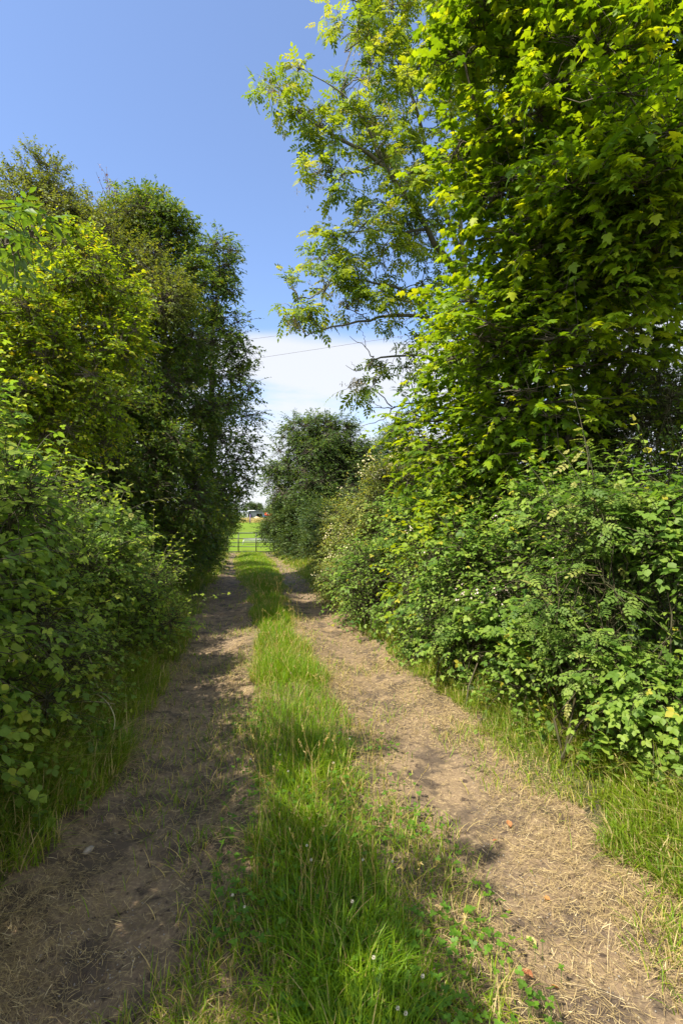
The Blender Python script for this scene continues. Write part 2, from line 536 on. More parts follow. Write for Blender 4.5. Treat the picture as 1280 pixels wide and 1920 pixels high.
def spray(rng, mbl, mbt, root, dirs, L, per, tm, size, spread=.9, droop=.35, up=1.0, jit=.45, outw=.25,
          grav=.25, var=(0.1, .9), tipvar=.15, twig=.004, f0=.15):
    """leafy twigs: M roots with M directions, 'per' leaves on each"""
    Mn = len(root)
    if Mn == 0:
        return
    L = np.broadcast_to(np.asarray(L, float), (Mn,)) * rng.uniform(.65, 1.25, Mn)
    def pt(f):
        return root + dirs * (L * f)[:, None] + np.array([0, 0, -1.]) * (grav * L * f * f)[:, None]
    if mbt is not None:
        P = np.stack([pt(0), pt(.5), pt(1)], 1)
        Rr = np.broadcast_to(np.array([1, .7, .3]) * twig, (Mn, 3))
        mbt.tubes(P, Rr, 3)
    vb = rng.uniform(var[0], var[1], Mn)
    side0 = norm(np.cross(dirs, np.array([0, 0, 1.]) + rng.normal(size=(Mn, 3)) * .35))
    for j in range(per):
        last = j == per - 1
        f = np.full(Mn, f0 + (1 - f0) * (j + 1) / per) + (0 if last else rng.uniform(-.08, .08, Mn))
        p = pt(f)
        tan = norm(dirs + np.array([0, 0, -1.]) * (2 * grav * f)[:, None])
        sg = 1 if j % 2 else -1
        s = side0 * sg
        td = tan * (1.0 if last else .55) + (0 if last else spread) * s + np.array([0, 0, -droop]) + rng.normal(size=(Mn, 3)) * .22
        nn = np.array([0, 0, up]) + dirs * outw + rng.normal(size=(Mn, 3)) * jit
        sz = size * rng.uniform(.45, 1.2, Mn) * (1.0 - .25 * (j / max(per - 1, 1)))
        v = np.clip(vb + rng.normal(size=Mn) * .12 + tipvar * (j / per), 0, 1)
        mbl.leaves(tm, p, td, nn, sz, v)

def clump_twigs(rng, c, r, n, subs=8, shell=.55, up=.25, flat=1.0, rough=.35):
    """twig roots and directions for a lumpy leaf mass; returns also the sub-mass centres"""
    c = np.asarray(c, float)
    r = np.asarray(r if np.ndim(r) else (r, r, r), float)
    d = rnd_dirs(rng, subs)
    sc = c + d * r * rng.uniform(shell, .95, (subs, 1))
    sc[0] = c
    k = rng.integers(0, subs, n)
    off = rnd_dirs(rng, n) * (rng.uniform(0, 1, (n, 1)) ** .5)
    sr = rng.uniform(.34, .60, (subs, 1))
    p = sc[k] + off * r * sr[k] * np.array([1, 1, flat])
    dr = norm((p - c) / r * .8 + off * .6 + rng.normal(size=(n, 3)) * rough + np.array([0, 0, up]))
    return p, dr, sc, k

def curve(a, b, sag=0, n=6, rng=None, wob=.0, bend=None):
    a = np.asarray(a, float); b = np.asarray(b, float)
    t = np.linspace(0, 1, n)[:, None]
    p = a * (1 - t) + b * t
    p[:, 2] += sag * np.sin(np.pi * t[:, 0])
    if bend is not None:
        p += np.sin(np.pi * t) * np.asarray(bend)
    if rng is not None and wob:
        w = rng.normal(size=(n, 3)) * wob
        w[0] = 0; w[-1] = 0
        p += w
    return p

def taper(r0, r1, n):
    return r0 + (r1 - r0) * np.linspace(0, 1, n) ** .8

def tree(name, label, cat, base, trunk, r0, clumps, leaf, mat, barkmat, seed, size=.08, L=.35, per=5, dens=60,
         group=None, limb=.03, subs=8, tw=.004, leafkw={}, extra_limbs=(), flat=1.0, up=.25, shell=.55, link=True):
    """trunk: list of points; clumps: (point, radius[, density factor])"""
    rng = np.random.default_rng(seed)
    root = thing(name, label, cat, base, group)
    tb = MB(); bb = MB(); lb = MB()
    trunk = np.asarray(trunk, float)
    tb.tube(trunk, taper(r0, r0 * .35, len(trunk)), 9)
    for pts, ra, rb in extra_limbs:
        pts = np.asarray(pts, float)
        # smooth the polyline
        q = np.linspace(0, len(pts) - 1, len(pts) * 3)
        sm = np.stack([np.interp(q, np.arange(len(pts)), pts[:, k]) for k in range(3)], 1)
        sm[1:-1] = (sm[:-2] + sm[1:-1] * 2 + sm[2:]) / 4
        sm[1:-1] += rng.normal(size=sm[1:-1].shape) * .012
        bb.tube(sm, taper(ra, rb, len(sm)), 6)
    anchors = [trunk]
    for pts, ra, rb in extra_limbs:
        anchors.append(np.asarray(pts, float))
    anchors = np.concatenate(anchors)
    for c in clumps:
        pos, r = np.asarray(c[0], float), c[1]
        k = c[2] if len(c) > 2 else 1.0
        rr = r if np.ndim(r) else (r, r, r * .85)
        rm = float(np.mean(rr))
        n = max(6, int(TREE_DENS * dens * k * (rm / .7) ** 2))
        P, D, scs, kk = clump_twigs(rng, pos, rr, n, subs, shell, up, flat)
        if link:
            low = anchors.copy()
            cost = np.linalg.norm(low - pos, axis=1) + np.where(low[:, 2] > pos[2] + .1, 3.0, 0) + np.where(low[:, 2] < pos[2] - 2.5, .6, 0)
            a = low[np.argmin(cost)]
            dist = np.linalg.norm(pos - a)
            bb.tube(curve(a, pos, .06 * dist, 7, rng, .03 * dist), taper(limb * min(1, .4 + .3 * dist), limb * .35, 7), 5)
        for s in scs[1:]:
            bb.tube(curve(pos, s, .05, 5, rng, .02 * rm), taper(limb * .4, tw * 1.5, 5), 4, cap=False)
        # fine twigs from each sub-mass out to the leaves
        A = scs[kk]
        mid = (A + P) / 2 + rng.normal(size=P.shape) * .03 * rm
        bb.tubes(np.stack([A, mid, P], 1), np.broadcast_to(np.array([1.5, 1.2, 1]) * tw, (n, 3)), 3)
        spray(rng, lb, bb, P, D, L, per, leaf, size, twig=tw, **leafkw)
    tb.build('trunk', barkmat, root)
    bb.build('branches', barkmat, root)
    lb.build('crown', mat, root)
    return root, rng

def bush(name, label, cat, base, clumps, leaf, mat, seed, size=.06, L=.3, per=5, dens=120, group=None, subs=9,
         tw=.003, leafkw={}, up=.3, stem_mat='cane', shell=.5, flowers=None, canes=0, mix=None):
    rng = np.random.default_rng(seed)
    base = np.asarray(base, float)
    root = thing(name, label, cat, base, group)
    bb = MB(); lb = MB(); fb = MB(); cb = MB()
    for c in clumps:
        pos, r = np.asarray(c[0], float) + rng.normal(size=3) * np.array([.09, .09, .05]), np.asarray(c[1]) * rng.uniform(.85, 1.15)
        k = c[2] if len(c) > 2 else 1.0
        rr = r if np.ndim(r) else (r, r, r)
        rm = float(np.mean(rr))
        n = max(6, int(BUSH_DENS * dens * k * (rm / .6) ** 2))
        P, D, scs, kk = clump_twigs(rng, pos, rr, n, subs, shell, up)
        gz = ground_z(P[:, 0], P[:, 1])
        ok = P[:, 2] > gz + .03
        P, D, kk = P[ok], D[ok], kk[ok]
        for s in scs:
            b = np.array([pos[0] + rng.normal() * .15, pos[1] + rng.normal() * .15, 0])
            b[2] = ground_z(b[0], b[1]) - .03
            bb.tube(curve(b, s, .0, 6, rng, .05, (rng.normal() * .1, rng.normal() * .1, .15)), taper(.011, tw, 6), 4, cap=False)
        A = scs[kk]
        mid = (A + P) / 2 + rng.normal(size=P.shape) * .03
        bb.tubes(np.stack([A, mid, P], 1), np.broadcast_to(np.array([1.5, 1.2, 1]) * tw, (len(P), 3)), 3)
        if mix:
            far_ = fbm(P[:, 0] * 2.3 + 7, P[:, 2] * 2.3 + P[:, 1] * 1.7, seed) > .60 - mix[2]
            spray(rng, lb, bb, P[far_], D[far_], L, max(3, per - 1), mix[0], mix[1], twig=tw, **{**leafkw, 'var': mix[3]})
            spray(rng, lb, bb, P[~far_], D[~far_], L, per, leaf, size, twig=tw, **leafkw)
        else:
            spray(rng, lb, bb, P, D, L, per, leaf, size, twig=tw, **leafkw)
        for _ in range(canes):
            a = scs[np.argsort(-scs[:, 2])[rng.integers(0, max(1, len(scs) // 2))]]
            dr = norm(np.array([rng.normal(), rng.normal(), .9 + abs(rng.normal())]))
            Lc = rng.uniform(.35, .75)
            roots, dirs = a[None] + dr * .1, dr[None]
            spray(rng, lb, bb, roots + dr * Lc * .3, dirs, Lc, 8, leaf, size * .9, twig=tw * 1.4, **{**leafkw, 'grav': .25, 'var': (.6, .95)})
        if flowers:
            nf, fs = flowers
            hub = P[rng.integers(0, len(P), 3)]
            dist_ = np.linalg.norm(P[:, None] - hub[None], axis=2).min(1)
            q = np.argsort(dist_ + rng.uniform(0, .12, len(P)))[:nf]
            pf = P[q] + D[q] * L * .9
            sel = pf[:, 2] > pos[2] - .1
            pf = pf[sel]
            for _ in range(7):
                pp = pf + rng.normal(size=pf.shape) * .035
                fb.leaves(L_FLOWER, pp, rnd_dirs(rng, len(pp)), rng.normal(size=pp.shape) * .5 + np.array([-.2, -.4, .8]), fs * rng.uniform(.6, 1.2, len(pp)), rng.uniform(0, 1, len(pp)))
    bb.build('stems', M[stem_mat], root)
    lb.build('foliage', mat, root)
    if flowers and fb.n:
        fb.build('blossom', flowers_mat(flowers), root)
    return root, rng

def flowers_mat(f):
    return M['cream'] if f[1] > .011 else M['pink']

# ------------------------------------------------------------------ ground
def axis(breaks):
    """breaks: list of (start, end, step0, step1)"""
    out_ = []
    for a, b, s0, s1 in breaks:
        x = a
        L_ = b - a
        while x < b - 1e-6:
            out_.append(x)
            f = (x - a) / L_
            x += s0 + (s1 - s0) * f
    out_.append(breaks[-1][1])
    return np.array(out_)
xp = axis([(0, 2.2, .028, .03), (2.2, 3.2, .04, .05), (3.2, 10, .06, .5), (10, 60, .6, 8), (60, 500, 10, 90), (500, 4000, 120, 900)])
xs = np.concatenate([-xp[::-1][:-1], xp])
ys = np.concatenate([-axis([(0, 6, .12, .5), (6, 60, .8, 10), (60, 2000, 14, 500)])[::-1][:-1],
                     axis([(0, 1.1, .08, .05), (1.1, 5, .022, .035), (5, 8, .04, .06), (8, 36, .07, .35), (36, 220, .5, 9), (220, 5500, 12, 900)])])
# the dense columns follow the lane
X, Y = np.meshgrid(xs, ys)
X = X + np.where(np.abs(X) < 10, 1, np.clip(1 - (np.abs(X) - 10) / 40, 0, 1)) * lane(Y)
Z = ground_z(X, Y)
V = np.stack([X, Y, Z], -1).reshape(-1, 3)
ny, nx = X.shape
ii = np.arange(ny * nx).reshape(ny, nx)
Q = np.stack([ii[:-1, :-1], ii[:-1, 1:], ii[1:, 1:], ii[1:, :-1]], -1).reshape(-1, 4)
cx = V[Q].mean(1)
off = np.abs(cx[:, 0] - lane(cx[:, 1]))
is_field = cx[:, 1] > 31.9
is_track = (~is_field) & (off < 1.42 + .22 * (fbm(cx[:, 0] * 2.5, cx[:, 1] * 1.4, 21) - .45) * 2) & (cx[:, 1] > -7)
def sub(mask, name, mat):
    F = Q[mask]
    u, inv = np.unique(F, return_inverse=True)
    mb = MB(); mb.add(V[u], [inv.reshape(-1, 4)])
    o = mb.build(name, mat)
    return tag(o, kind='structure')
tag(sub(is_track, 'dirt_track', M['track']), 'rutted farm track of dry brown soil between the hedges', 'track')
tag(sub(is_field, 'field', M['field']), 'flat bright green pasture beyond the gate', 'field')
tag(sub(~(is_field | is_track), 'ground', M['ground']), 'dark verge soil under the hedges', 'ground')

# ------------------------------------------------------------------ grass, straw
def blades(mb, rng, x, y, h, w, lean, curl=.5, var=None, az=None):
    n = len(x)
    if n == 0:
        return
    z = ground_z(x, y) - .006
    az = rng.uniform(0, 2 * np.pi, n) if az is None else az
    d = np.stack([np.cos(az), np.sin(az), np.zeros(n)], 1)
    sd = np.stack([-np.sin(az + rng.normal(size=n) * .5), np.cos(az), np.zeros(n)], 1)
    sd = norm(sd)
    K = 5
    t = np.linspace(0, 1, K)
    hor = lean[:, None] * (t[None] * .5 + curl * t[None] ** 2) * h[:, None]
    ver = h[:, None] * (t[None] - np.clip(lean[:, None], 0, 1.2) * .42 * t[None] ** 2.2)
    c = np.stack([x, y, z], 1)[:, None] + d[:, None] * hor[..., None] + np.array([0, 0, 1.]) * ver[..., None]
    ww = w[:, None] * np.array([.8, 1, .9, .6, .12])[None] * .5
    a = c + sd[:, None] * ww[..., None]; b = c - sd[:, None] * ww[..., None]
    Vv = np.stack([a, b], 2).reshape(-1, 3)
    idx = np.arange(n * K * 2).reshape(n, K, 2)
    F = np.stack([idx[:, :-1, 0], idx[:, :-1, 1], idx[:, 1:, 1], idx[:, 1:, 0]], -1).reshape(-1, 4)
    if var is None:
        var = rng.uniform(0, .9, n)
    mb.add(Vv, [F], np.repeat(var, K * 2))

def scatter(rng, n, y0, y1, o0, o1, power=1.6):
    """n points along the lane, thinning with distance; offsets from the lane centre line"""
    u = rng.uniform(0, 1, n)
    p = 1 - power
    y = (y0 ** p + u * (y1 ** p - y0 ** p)) ** (1 / p)
    o = rng.uniform(o0, o1, n)
    return lane(y) + o, y, o

rng = np.random.default_rng(11)
gm = MB()
def strip_grass(n, y0, y1, hlo, hhi, power=1.6):
    x, y, o = scatter(rng, n, y0, y1, -1.0, 1.0, power)
    edge = .37 + .18 * (fbm(x * 0 + 3, y * 1.1, 31) - .45) * 2 + .10 * (fbm(x * 5, y * 5, 33) - .45) * 2
    edge = edge + .15 * sstep(8, 14, y) + .38 * sstep(12, 20, y)
    left = o < 0
    edge = np.where(left & (y > 2.6) & (y < 14), edge * .75, edge)
    edge = edge - (o > 0) * (.09 * (1 - sstep(2.6, 4.6, y)) + .05 * (y < 11))
    edge = np.where(left & (y <= 2.6), edge * .84, edge)
    patch = fbm(x * 4.2, y * 3.0, 41)
    keep = (np.abs(o) < edge) & (rng.uniform(0, 1, n) < .35 + 1.5 * patch)
    x, y, o = x[keep], y[keep], o[keep]; patch = patch[keep]; e = np.abs(o) / edge[keep]
    m_ = len(x)
    h = rng.uniform(hlo, hhi, m_) * (1.25 - .65 * e ** 2) * (.6 + .9 * patch)
    far = np.clip(y / 5, 1, 5)
    w = rng.uniform(.0028, .0055, m_) * far ** .8
    pv = .25 + .5 * fbm(x * 1.6, y * 1.6, 51)
    v = np.clip(pv + rng.normal(size=m_) * .17, 0, .86)
    dead = rng.uniform(0, 1, m_) < .05 + .18 * (e > .75) + .2 * (patch < .34)
    v = np.where(dead, rng.uniform(.9, 1, m_), v)
    blades(gm, rng, x, y, h, w, np.abs(rng.normal(size=m_)) * .7 + .12, .6, v)
strip_grass(42000, 1.25, 6, .06, .17, 1.3)
strip_grass(34000, 5, 14, .08, .21, 1.4)
strip_grass(36000, 11, 32, .05, .15, 1.4)
# sparse short turf in and beside the ruts
x, y, o = scatter(rng, 60000, 1.25, 31, -1.5, 1.5, 1.5)
pt_ = fbm(x * 2.3, y * 1.6, 61)
edgeness = np.exp(-((np.abs(o) - .45) / .16) ** 2) + np.exp(-((np.abs(o) - 1.35) / .22) ** 2) + .45 * np.exp(-((o - .66) / .2) ** 2) * sstep(3, 6, y)
prob = np.clip((pt_ - .46) * 4, 0, .8) * .6 + .5 * edgeness * np.clip((pt_ - .32) * 4, 0, 1) + .8 * sstep(10, 18, y) * np.exp(-((o - 1.25) / .45) ** 2) + .5 * sstep(11, 20, y) * np.exp(-((o + 1.35) / .3) ** 2)
prob = prob + .22 * (y < 2.1) * (o < -.5) * np.clip((pt_ - .40) * 5, 0, 1)
k = rng.uniform(0, 1, len(x)) < prob
x, y, o = x[k], y[k], o[k]
m_ = len(x)
v = np.where(rng.uniform(0, 1, m_) < .33, rng.uniform(.88, 1, m_), rng.uniform(.3, .86, m_))
blades(gm, rng, x, y, rng.uniform(.03, .11, m_), rng.uniform(.003, .005, m_) * np.clip(y / 5, 1, 5) ** .8, rng.uniform(.2, 1.1, m_), .6, v)
# flowering grass stalks
x, y, o = scatter(rng, 300, 1.9, 14, -.36, .42, 1.05)
nS = len(x)
hS = rng.uniform(.22, .42, nS)
zS = ground_z(x, y)
tp = np.stack([x + rng.normal(size=nS) * .07, y + rng.normal(size=nS) * .07, zS + hS], 1)
md = np.stack([x, y, zS + hS * .55], 1)
wS = .0011 * np.clip(y / 4, 1, 3)
gm.tubes(np.stack([np.stack([x, y, zS], 1), md, tp], 1), np.stack([wS, wS, wS * .6], 1), 3, np.repeat(rng.uniform(.88, 1, nS), 9))
for q in range(9):
    pp = tp + (md - tp) * (q / 9 * .28)[..., None] if False else tp + (md - tp) * (q * .03)
    gm.leaves(L_LANCE, pp, np.array([0, 0, 1.]) + rng.normal(size=(nS, 3)) * .5, rng.normal(size=(nS, 3)), rng.uniform(.012, .02, nS) * np.clip(y / 6, 1, 2), rng.uniform(.9, 1, nS))
tag(gm.build('grass', M['grass']), 'bright green grass strip growing down the middle of the track', 'grass', kind='stuff')

vm = MB()
def verge(n, y0, y1, o0, o1, hlo, hhi, az, power=1.5, dead=.16, cut=.3):
    x, y, o = scatter(rng, n, y0, y1, o0, o1, power)
    pt = fbm(x * 2.1, y * 1.7, 71)
    s = (np.abs(o) - min(abs(o0), abs(o1))) / abs(o1 - o0)
    s = s - .42 * np.clip(fbm(x * 3.7, y * 3.7, 75) - .36, 0, 1) - (o < 0) * .12 * (1 - sstep(2.2, 3.4, y))
    kk = (rng.uniform(0, 1, n) < (pt - cut + .25 * s) * 3.2) & (s > 0)
    x, y, o, pt, s = x[kk], y[kk], o[kk], pt[kk], s[kk]
    m_ = len(x)
    h = rng.uniform(hlo, hhi, m_) * (.4 + .7 * np.clip(s * 1.7, 0, 1)) * (.6 + .8 * pt)
    w = rng.uniform(.003, .0068, m_) * np.clip(y / 5, 1, 5) ** .8
    v = np.clip(.05 + .85 * fbm(x * 3.3, y * 2.7, 73) + rng.normal(size=m_) * .17, 0, .8)
    v = np.where(rng.uniform(0, 1, m_) < dead, rng.uniform(.84, 1, m_), v)
    blades(vm, rng, x, y, h, w, np.abs(rng.normal(size=m_)) * .5 + .12, .7, v, az + rng.normal(size=m_) * 1.7)
verge(46000, 1.1, 8, -2.3, -1.16, .12, .48, 0.0, 1.3, .2)
verge(14000, 7, 32, -2.6, -1.25, .16, .42, 0.0, 1.4, .14)
verge(60000, 1.1, 8, 1.32, 2.4, .10, .30, math.pi, 1.3, .2, .2)
verge(16000, 7, 32, 1.25, 2.4, .14, .40, math.pi, 1.4, .18)
verge(5000, 1.5, 9, 1.62, 2.25, .25, .60, math.pi, 1.2, .3, .1)
verge(6000, 1.5, 9, -2.1, -1.42, .25, .62, 0.0, 1.2, .3, .1)
tag(vm.build('verge_grass', M['verge']), 'long unmown grass along both hedge bottoms', 'grass', kind='stuff')

def straws(mb, rng, x, y, ln, w, var):
    n = len(x)
    K = 4
    az = rng.uniform(0, 2 * np.pi, n)
    bend = rng.normal(size=n) * .45
    t = np.linspace(-.5, .5, K)
    a = az[:, None] + bend[:, None] * t[None]
    dx = np.cumsum(np.cos(a), 1) / K; dy = np.cumsum(np.sin(a), 1) / K
    px = x[:, None] + (dx - dx.mean(1, keepdims=True)) * ln[:, None]
    py = y[:, None] + (dy - dy.mean(1, keepdims=True)) * ln[:, None]
    lift = np.abs(rng.normal(size=(n, 1))) * .012 + .004
    tilt = rng.normal(size=(n, 1)) * .12
    pz = ground_z(px, py) + lift + np.abs(tilt * (t[None] + .5) * ln[:, None])
    sd = np.stack([-np.sin(a), np.cos(a), rng.normal(size=(n, K)) * .4], -1)
    c = np.stack([px, py, pz], -1)
    A = c + sd * (w[:, None, None] * .5); B = c - sd * (w[:, None, None] * .5)
    Vv = np.stack([A, B], 2).reshape(-1, 3)
    idx = np.arange(n * K * 2).reshape(n, K, 2)
    F = np.stack([idx[:, :-1, 0], idx[:, :-1, 1], idx[:, 1:, 1], idx[:, 1:, 0]], -1).reshape(-1, 4)
    mb.add(Vv, [F], np.repeat(var, K * 2))
sm = MB()
def lay_straw(n, y0, y1, l0, l1, power):
    x, y, o = scatter(rng, n, y0, y1, -1.75, 1.9, power)
    pt = fbm(x * 1.9, y * 1.5, 81)
    a = np.abs(o)
    pr = .10 + .75 * np.exp(-((a - 1.3) / .30) ** 2) + .55 * np.exp(-((a - .48) / .16) ** 2) + (o > 0) * .16
    pr = pr * np.clip((pt - .26) * 4, .05, 1)
    kk = rng.uniform(0, 1, n) < pr
    x, y, o = x[kk], y[kk], o[kk]
    m_ = len(x)
    straws(sm, rng, x, y, rng.uniform(l0, l1, m_), rng.uniform(.0006, .0016, m_) * np.clip(y / 3, 1, 5) ** .8, np.clip(rng.normal(size=m_) * .28 + .42, 0, 1))
lay_straw(190000, 1.2, 6, .02, .085, 1.3)
lay_straw(60000, 5, 16, .04, .13, 1.4)
lay_straw(2600, 1.2, 8, .12, .26, 1.3)
tag(sm.build('straw_litter', M['straw']), 'dry cut grass stalks lying over the wheel ruts', 'straw', kind='stuff')

gv = MB()
x, y, o = scatter(rng, 5200, 1.6, 9, -1.35, 1.3, 1.3)
kk = (rng.uniform(0, 1, len(x)) < np.exp(-((np.abs(o) - .85) / .25) ** 2)) & (fbm(x * 2.2, y * 1.3, 131) > .45)
x, y = x[kk], y[kk]; n = len(x)
oct_v = np.array([(1, 0, 0), (-1, 0, 0), (0, 1, 0), (0, -1, 0), (0, 0, .7), (0, 0, -.7)], np.float32)
oct_f = [np.array([(0, 2, 4), (2, 1, 4), (1, 3, 4), (3, 0, 4), (2, 0, 5), (1, 2, 5), (3, 1, 5), (0, 3, 5)])]
gv.leaves((oct_v, oct_f), np.stack([x, y, ground_z(x, y) + .003], 1), rnd_dirs(rng, n), rnd_dirs(rng, n) * .4 + np.array([0, 0, 1.]), rng.uniform(.002, .007, n) * rng.uniform(.5, 1, n), rng.uniform(0, 1, n))
tag(gv.build('gravel', M['stone']), 'fine gravel trodden into the wheel ruts', 'gravel', kind='stuff')
# clover mats in the bottom of the strip
cm = MB()
x, y, o = scatter(rng, 2600, 1.3, 4.5, -.5, .75, 1.4)
pt = fbm(x * 3.1, y * 3.1, 91)
kk = rng.uniform(0, 1, len(x)) < np.clip((pt - .42) * 6, 0, 1) * (1 - sstep(.5, .75, np.abs(o)))
x, y = x[kk], y[kk]
n = len(x)
h = rng.uniform(.03, .10, n)
P = np.stack([x, y, ground_z(x, y) + h], 1)
cm.leaves(L_CLOVER, P, rng.normal(size=(n, 3)) * np.array([1, 1, .2]), np.array([0, 0, 1.]) + rng.normal(size=(n, 3)) * .3, rng.uniform(.010, .019, n), rng.uniform(0, 1, n))
cm.tubes(np.stack([P - np.stack([0 * h, 0 * h, h], 1), P], 1), np.full((n, 2), .0008), 3)
tag(cm.build('clover_leaves', M['clover']), 'low clover leaves among the strip grass', 'clover', kind='stuff')

# white clover heads: one thing each
hd = MB()
rg = np.random.default_rng(5)
dd = rnd_dirs(rg, 60)
hd.leaves(lance(.32, .1), dd * .004, dd + np.array([0, 0, .5]), rnd_dirs(rg, 60), np.full(60, .0095), np.full(60, .5))
proto_h = hd.build('flower_head', M['white'])
st_ = MB(); st_.tube([(0, 0, -.12), (.004, 0, -.06), (0, 0, 0)], [.0012, .0012, .001], 4)
proto_s = st_.build('stem', M['stalk'])
heads = [(540, 1446, 1), (525, 1415, 1), (640, 1360, 0), (583, 1612, 1), (575, 1585, 1), (680, 1612, 0), (735, 1615, 1), (660, 1690, 1),
         (700, 1795, 1), (792, 1830, 1), (745, 1890, 1), (760, 1900, 1), (436, 1678, 1), (458, 1700, 0), (625, 1430, 1), (545, 1262, 0),
         (588, 1240, 0), (562, 1228, 0), (505, 1185, 0), (655, 1385, 1), (655, 1330, 0), (536, 1090, 0)]
first = True
LBL = 'small white clover head standing in the central grass strip'
for px, py, big in heads:
    d = 1.6 * 960 / (py - 960)
    for _ in range(4):
        p = at(px, py, d)
        d *= (EYE - (ground_z(p[0], p[1]) + .14)) / (EYE - p[2])
    p = at(px, py, d)
    r_ = thing('clover_flower', LBL, 'flower', (p[0], p[1], float(ground_z(p[0], p[1]))), 'white clover heads in the grass strip')
    s_ = .48 if big else .42
    hz_ = p[2] - float(ground_z(p[0], p[1]))
    for pr, z in ((proto_h, hz_), (proto_s, hz_)):
        q = pr if first else pr.copy()
        if not first:
            COL.objects.link(q)
        q.parent = r_
        q.location = (0, 0, z)
        q.scale = (s_, s_, s_ if pr is proto_h else 1.4)
    first = False

# pebbles and fallen leaves
def pebble(px, py, size, label, seed):
    rg = np.random.default_rng(seed)
    d = 1.6 * 960 / (py - 960)
    for _ in range(4):
        p = at(px, py, d); d *= (EYE - ground_z(p[0], p[1])) / (EYE - p[2])
    p = at(px, py, d)
    mb = MB()
    n, m2 = 10, 7
    Vv = []
    for i in range(m2):
        ph = math.pi * i / (m2 - 1)
        for j in range(n):
            th = 2 * math.pi * j / n
            r = 1 + .18 * math.sin(2 * th + seed) * math.sin(ph) + rg.normal() * .05
            Vv.append((math.sin(ph) * math.cos(th) * r * size, math.sin(ph) * math.sin(th) * r * size * .75, math.cos(ph) * size * .6 + size * .3))
    F = [(i * n + j, i * n + (j + 1) % n, (i + 1) * n + (j + 1) % n, (i + 1) * n + j) for i in range(m2 - 1) for j in range(n)]
    mb.add(Vv, [np.array(F)])
    o = mb.build('pebble', M['stone'])
    o.location = (p[0], p[1], float(ground_z(p[0], p[1])))
    o.rotation_euler.z = seed
    return tag(o, label, 'stone', 'pebbles on the left wheel rut' if px < 640 else None)
pebble(166, 1597, .026, 'pale rounded pebble at the left edge of the shaded rut', 1)
pebble(545, 1424 + 40, .018, 'tiny grey pebble beside the shaded grass strip edge', 2)
pebble(432, 1410, .016, 'small grey stone in the middle of the shaded wheel rut', 3)
pebble(470, 1425, .013, 'smallest pale stone on the bare shaded rut near the strip', 4)
fl_lab = ['curled red brown fallen leaf lying on the sunlit straw at lower right', 'pale yellow fallen leaf lying flat on the sunlit rut',
          'orange fallen leaf in the middle of the sunlit rut', 'tiny orange leaf scrap just right of the dark shadow patch',
          'pinkish fallen leaf on the straw at the far side of the sunlit rut', 'small orange leaf scrap nearest the camera on the straw',
          'brown leaf scrap left of the pinkish fallen leaf', 'yellow fallen leaf at the left rut edge by the grass strip']
fl = [(975, 1818, .055, .1), (1005, 1778, .05, .95), (1018, 1682, .035, .45), (958, 1708, .022, .5), (957, 1552, .05, .25), (1048, 1855, .03, .4), (922, 1578, .03, .05), (463, 1520, .03, 1.0)]
for (px, py, s_, v_), lab in zip(fl, fl_lab):
    d = 1.6 * 960 / (py - 960)
    for _ in range(4):
        p = at(px, py, d); d *= (EYE - ground_z(p[0], p[1]) - .012) / (EYE - p[2])
    p = at(px, py, d)
    mb = MB()
    a = rng.uniform(0, 6.28)
    mb.leaves(oval(.32, .22, .1), np.array([[0, 0, .014]]), np.array([[math.cos(a), math.sin(a), .1]]), np.array([[rng.normal() * .3, rng.normal() * .3, 1]]), [s_], np.array([v_]))
    o = mb.build('fallen_leaf', M['fallen'])
    o.location = (p[0], p[1], float(ground_z(p[0], p[1])))
    tag(o, lab, 'leaf', 'fallen leaves on the track')

# ------------------------------------------------------------------ right-hand trees
def G(px, d):
    x = (px - 640) / 960 * d
    return np.array([x, d, float(ground_z(x, d))])

